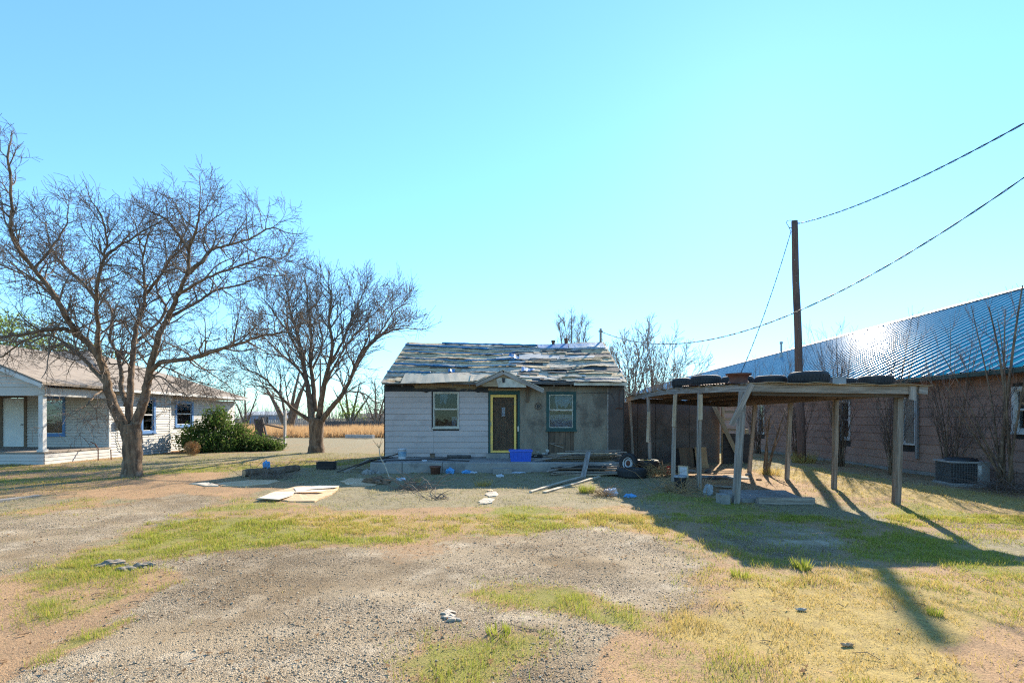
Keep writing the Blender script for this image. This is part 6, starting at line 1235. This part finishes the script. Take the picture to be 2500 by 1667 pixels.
# ------------------------------------------------------------------ grass, gravel and litter
def blades(name, label, n, box, w_of, hgt, width, mat_, seed, lean=.5):
    rs = np.random.RandomState(seed); x0, x1, y0, y1 = box
    u = rs.rand(n * 4); Y = y0 + (y1 - y0) * u; X = (rs.rand(n * 4) * 2 - 1) * (Y * 1.05 + .3); ok = (X > x0) & (X < x1)
    # even cover on the ground: keep by area, thinner with distance
    keep = rs.rand(n * 4) < np.clip(Y / y1, 0, 1); ok &= keep; X, Y = X[ok], Y[ok]; wgt = w_of(masks(X, Y)); wgt = wgt * np.clip((fbm(X, Y, 4.5, 71, 2) - .30) * 4.5, .12, 1.15); k = rs.rand(len(X)) < wgt; X, Y = X[k][:n], Y[k][:n]
    k = ~(((X > XL - .1) & (X < XR + .1) & (Y > 16.75) & (Y < 27.5)) | ((X > 4.9) & (X < 6.5) & (Y > 10.9) & (Y < 12.4))); X, Y = X[k], Y[k]; m = len(X); Z = gz(X, Y)
    cl = fbm(X, Y, 3.1, 77, 3); H = hgt * rs.uniform(.4, 1.3, m) * (.25 + 1.9 * np.clip(cl - .12, 0, 1) ** 1.3); a = rs.rand(m) * 6.283; L = rs.uniform(.1, 1, m) * lean; wd = width * rs.uniform(.7, 1.3, m) * np.clip(Y / 6, .8, 2.4)
    ca, sa = np.cos(a), np.sin(a); b = rs.rand(m) * 6.283
    A = np.stack([X - np.cos(b) * wd / 2, Y - np.sin(b) * wd / 2, Z - .004], 1); B = np.stack([X + np.cos(b) * wd / 2, Y + np.sin(b) * wd / 2, Z - .004], 1)
    T = np.stack([X + ca * H * L, Y + sa * H * L, Z + H * np.sqrt(1 - (L * .8) ** 2)], 1)
    V = np.stack([A, B, T], 1).reshape(-1, 3); o = fastmesh(name, V, np.arange(m * 3).reshape(-1, 3), mat_); tag(o, label, None, None, 'stuff'); return m
big = (-30, 14, 3.2, 9.5); midb = (-22, 13.5, 9.5, 26)
blades('green_grass', 'short green grass', 110000, big, lambda M: M[:, 0] * 1.2, .06, .006, 'blade_green', 1, .8)
blades('green_grass', 'short green grass', 130000, midb, lambda M: M[:, 0], .055, .006, 'blade_green', 2, .8)
blades('dry_grass', 'short dry yellow grass', 110000, big, lambda M: M[:, 1] * 1.2 + M[:, 0] * .25, .055, .006, 'blade_dry', 3, .95)
blades('dry_grass', 'short dry yellow grass', 90000, midb, lambda M: M[:, 1] + M[:, 0] * .2, .055, .006, 'blade_dry', 4, .9)
blades('pale_grass', 'faded grey-green turf', 40000, big, lambda M: M[:, 3] * 1.1, .04, .005, 'blade_pale', 5, .95)
blades('pale_grass', 'faded grey-green turf', 150000, midb, lambda M: M[:, 3], .05, .006, 'blade_pale', 6, .9)
def tuft(c, n, h, r, m_, seed, name='grass_tuft', label=None):
    rs = np.random.RandomState(seed); a = rs.rand(n) * 6.283; rr = np.sqrt(rs.rand(n)) * r; X = c[0] + rr * np.cos(a); Y = c[1] + rr * np.sin(a); H = h * rs.uniform(.5, 1.1, n); le = rs.uniform(.1, .6, n); z0 = gz(X, Y) - .01
    b = rs.rand(n) * 6.283; w = .006; A = np.stack([X - np.cos(b) * w, Y - np.sin(b) * w, z0], 1); B = np.stack([X + np.cos(b) * w, Y + np.sin(b) * w, z0], 1); T = np.stack([X + np.cos(a) * H * le, Y + np.sin(a) * H * le, z0 + H], 1)
    o = fastmesh(name, np.stack([A, B, T], 1).reshape(-1, 3) - np.array((c[0], c[1], 0)), np.arange(n * 3).reshape(-1, 3), m_); o.location = (c[0], c[1], 0); ORG[o] = Vector((c[0], c[1], 0)); tag(o, label, 'grass tuft', 'grass tufts')
q = G(px('b5', 950, 750)); tuft(q, 260, .24, .16, 'blade_green', 11, label='bright green grass tuft in front of the two long planks')
tuft(PB + Vector((0, -.15, 0)), 420, .5, .4, 'blade_dry', 12, label='tall dry grass tuft round the foot of the utility pole')
tuft((8.25, 16.4), 240, .3, .3, 'blade_dry', 13, label='dry grass tuft round the forked sapling')
q = G(px('b3', 935, 540)); tuft(q, 130, .13, .1, 'blade_green', 14, label='green grass tuft at the front edge of the carport shadow'); q = G(px('b3', 545, 590)); tuft(q, 90, .11, .1, 'blade_green', 15, label='grass tuft at the left front corner of the carport shadow'); q = G(px('b3', 1785, 830)); tuft(q, 70, .09, .06, 'blade_green', 16, label='green grass tuft at the end of the pole shadow')
q = G(px('b2', 1090, 960)); tuft(q, 90, .09, .1, 'blade_green', 17, label='green grass tuft in the gravel at the bottom centre'); q = G(px('b4', 1640, 730)); tuft(q, 160, .2, .2, 'blade_dry', 18, label='dry tuft beside the half buried stone'); q = G(px('b4', 695, 690)); tuft(q, 60, .2, .08, 'blade_dry', 19, label='thin dry tuft at the shadow edge before the flower pot')
# orange tall grass strip far behind
rs = np.random.RandomState(5); n = 26000; Y = rs.uniform(46, 60, n); X = rs.uniform(-36, -8, n); H = rs.uniform(.45, 1.15, n) * (.5 + fbm(X, Y, .5, 4)); a = rs.rand(n) * 6.283; w = .03
A = np.stack([X - w, Y, 0 * X - .05], 1); B = np.stack([X + w, Y, 0 * X - .05], 1); T = np.stack([X + np.cos(a) * H * .35, Y + np.sin(a) * H * .35, H], 1)
o = fastmesh('tall_grass', np.stack([A, B, T], 1).reshape(-1, 3), np.arange(n * 3).reshape(-1, 3), 'blade_orange'); tag(o, 'tall orange dead grass beyond the yard', None, None, 'stuff')
# gravel stones
rs = np.random.RandomState(9); n = 200000; Y = 3.2 + 9.3 * rs.rand(n) ** 1.25; X = (rs.rand(n) * 2 - 1) * (Y * 1.05 + .3); Mk = masks(X, Y); k = rs.rand(n) < Mk[:, 2] * .5 * (.15 + np.clip((fbm(X, Y, .9, 31) - .33) * 4, 0, 1.2)) + .015; X, Y = X[k][:40000], Y[k][:40000]; m = len(X)
S = rs.gamma(2.6, .0014, m) + .0026; D_ = np.array([(1, 0, 0), (0, 1, 0), (-1, 0, 0), (0, -1, 0), (0, 0, 1), (0, 0, -1)], float)
off = D_[None] * (S[:, None, None] * rs.uniform(.6, 1.25, (m, 6, 1))) ; off[..., 2] *= .5; an = rs.rand(m) * 6.28; ca, sa = np.cos(an)[:, None], np.sin(an)[:, None]
ox = off[..., 0] * ca - off[..., 1] * sa; oy = off[..., 0] * sa + off[..., 1] * ca; V = np.stack([X[:, None] + ox, Y[:, None] + oy, (gz(X, Y) + S * .3)[:, None] + off[..., 2]], -1).reshape(-1, 3)
fo = np.array([(0, 1, 4), (1, 2, 4), (2, 3, 4), (3, 0, 4), (1, 0, 5), (2, 1, 5), (3, 2, 5), (0, 3, 5)]); F = (np.arange(m)[:, None, None] * 6 + fo[None]).reshape(-1, 3)
o = fastmesh('gravel', V, F, 'pebble'); tag(o, 'loose gravel of the drive', None, None, 'stuff')
# leaf litter: curled scraps of leaf and bark
rs = np.random.RandomState(13); n = 9000; Y = 3.3 + 17 * rs.rand(n); X = (rs.rand(n) * 2 - 1) * (Y * 1.0); cl = fbm(X, Y, .6, 51); k = rs.rand(n) < np.clip((cl - .35) * 2.2, 0.04, 1); X, Y = X[k], Y[k]; m = len(X); S = rs.uniform(.01, .035, m); an = rs.rand(m) * 6.28; Z = gz(X, Y) + .012
e = np.stack([np.cos(an), np.sin(an)], 1); f = np.stack([-np.sin(an), np.cos(an)], 1); h = rs.uniform(0, .03, m)
V = np.stack([np.stack([X - e[:, 0] * S, Y - e[:, 1] * S, Z + h], 1), np.stack([X + f[:, 0] * S * .4, Y + f[:, 1] * S * .4, Z], 1), np.stack([X + e[:, 0] * S, Y + e[:, 1] * S, Z + h * .6], 1), np.stack([X - f[:, 0] * S * .4, Y - f[:, 1] * S * .4, Z], 1)], 1).reshape(-1, 3)
o = fastmesh('leaf_litter', V, np.arange(m * 4).reshape(-1, 4), 'leaf_litter'); tag(o, 'scattered dead leaves and bark scraps', None, None, 'stuff')
g = random.Random(17); mb = MB()
for k in range(360):
    y = 3.6 + 14 * g.random() ** .7; x = g.uniform(-1, 1) * y; L = g.uniform(.04, .18); a = g.uniform(0, 6.28); z = gzf(x, y) + .01; d = Vector((math.cos(a), math.sin(a), 0)); mb.tube([(x, y, z), Vector((x, y, z + g.uniform(0, .03))) + d * L * .5 + Vector((-d.y, d.x, 0)) * g.uniform(-.03, .03), Vector((x, y, z)) + d * L], [.0035, .003, .002], 4, False)
o = mb.build('fallen_sticks', 'twig'); tag(o, 'small fallen sticks', None, None, 'stuff')
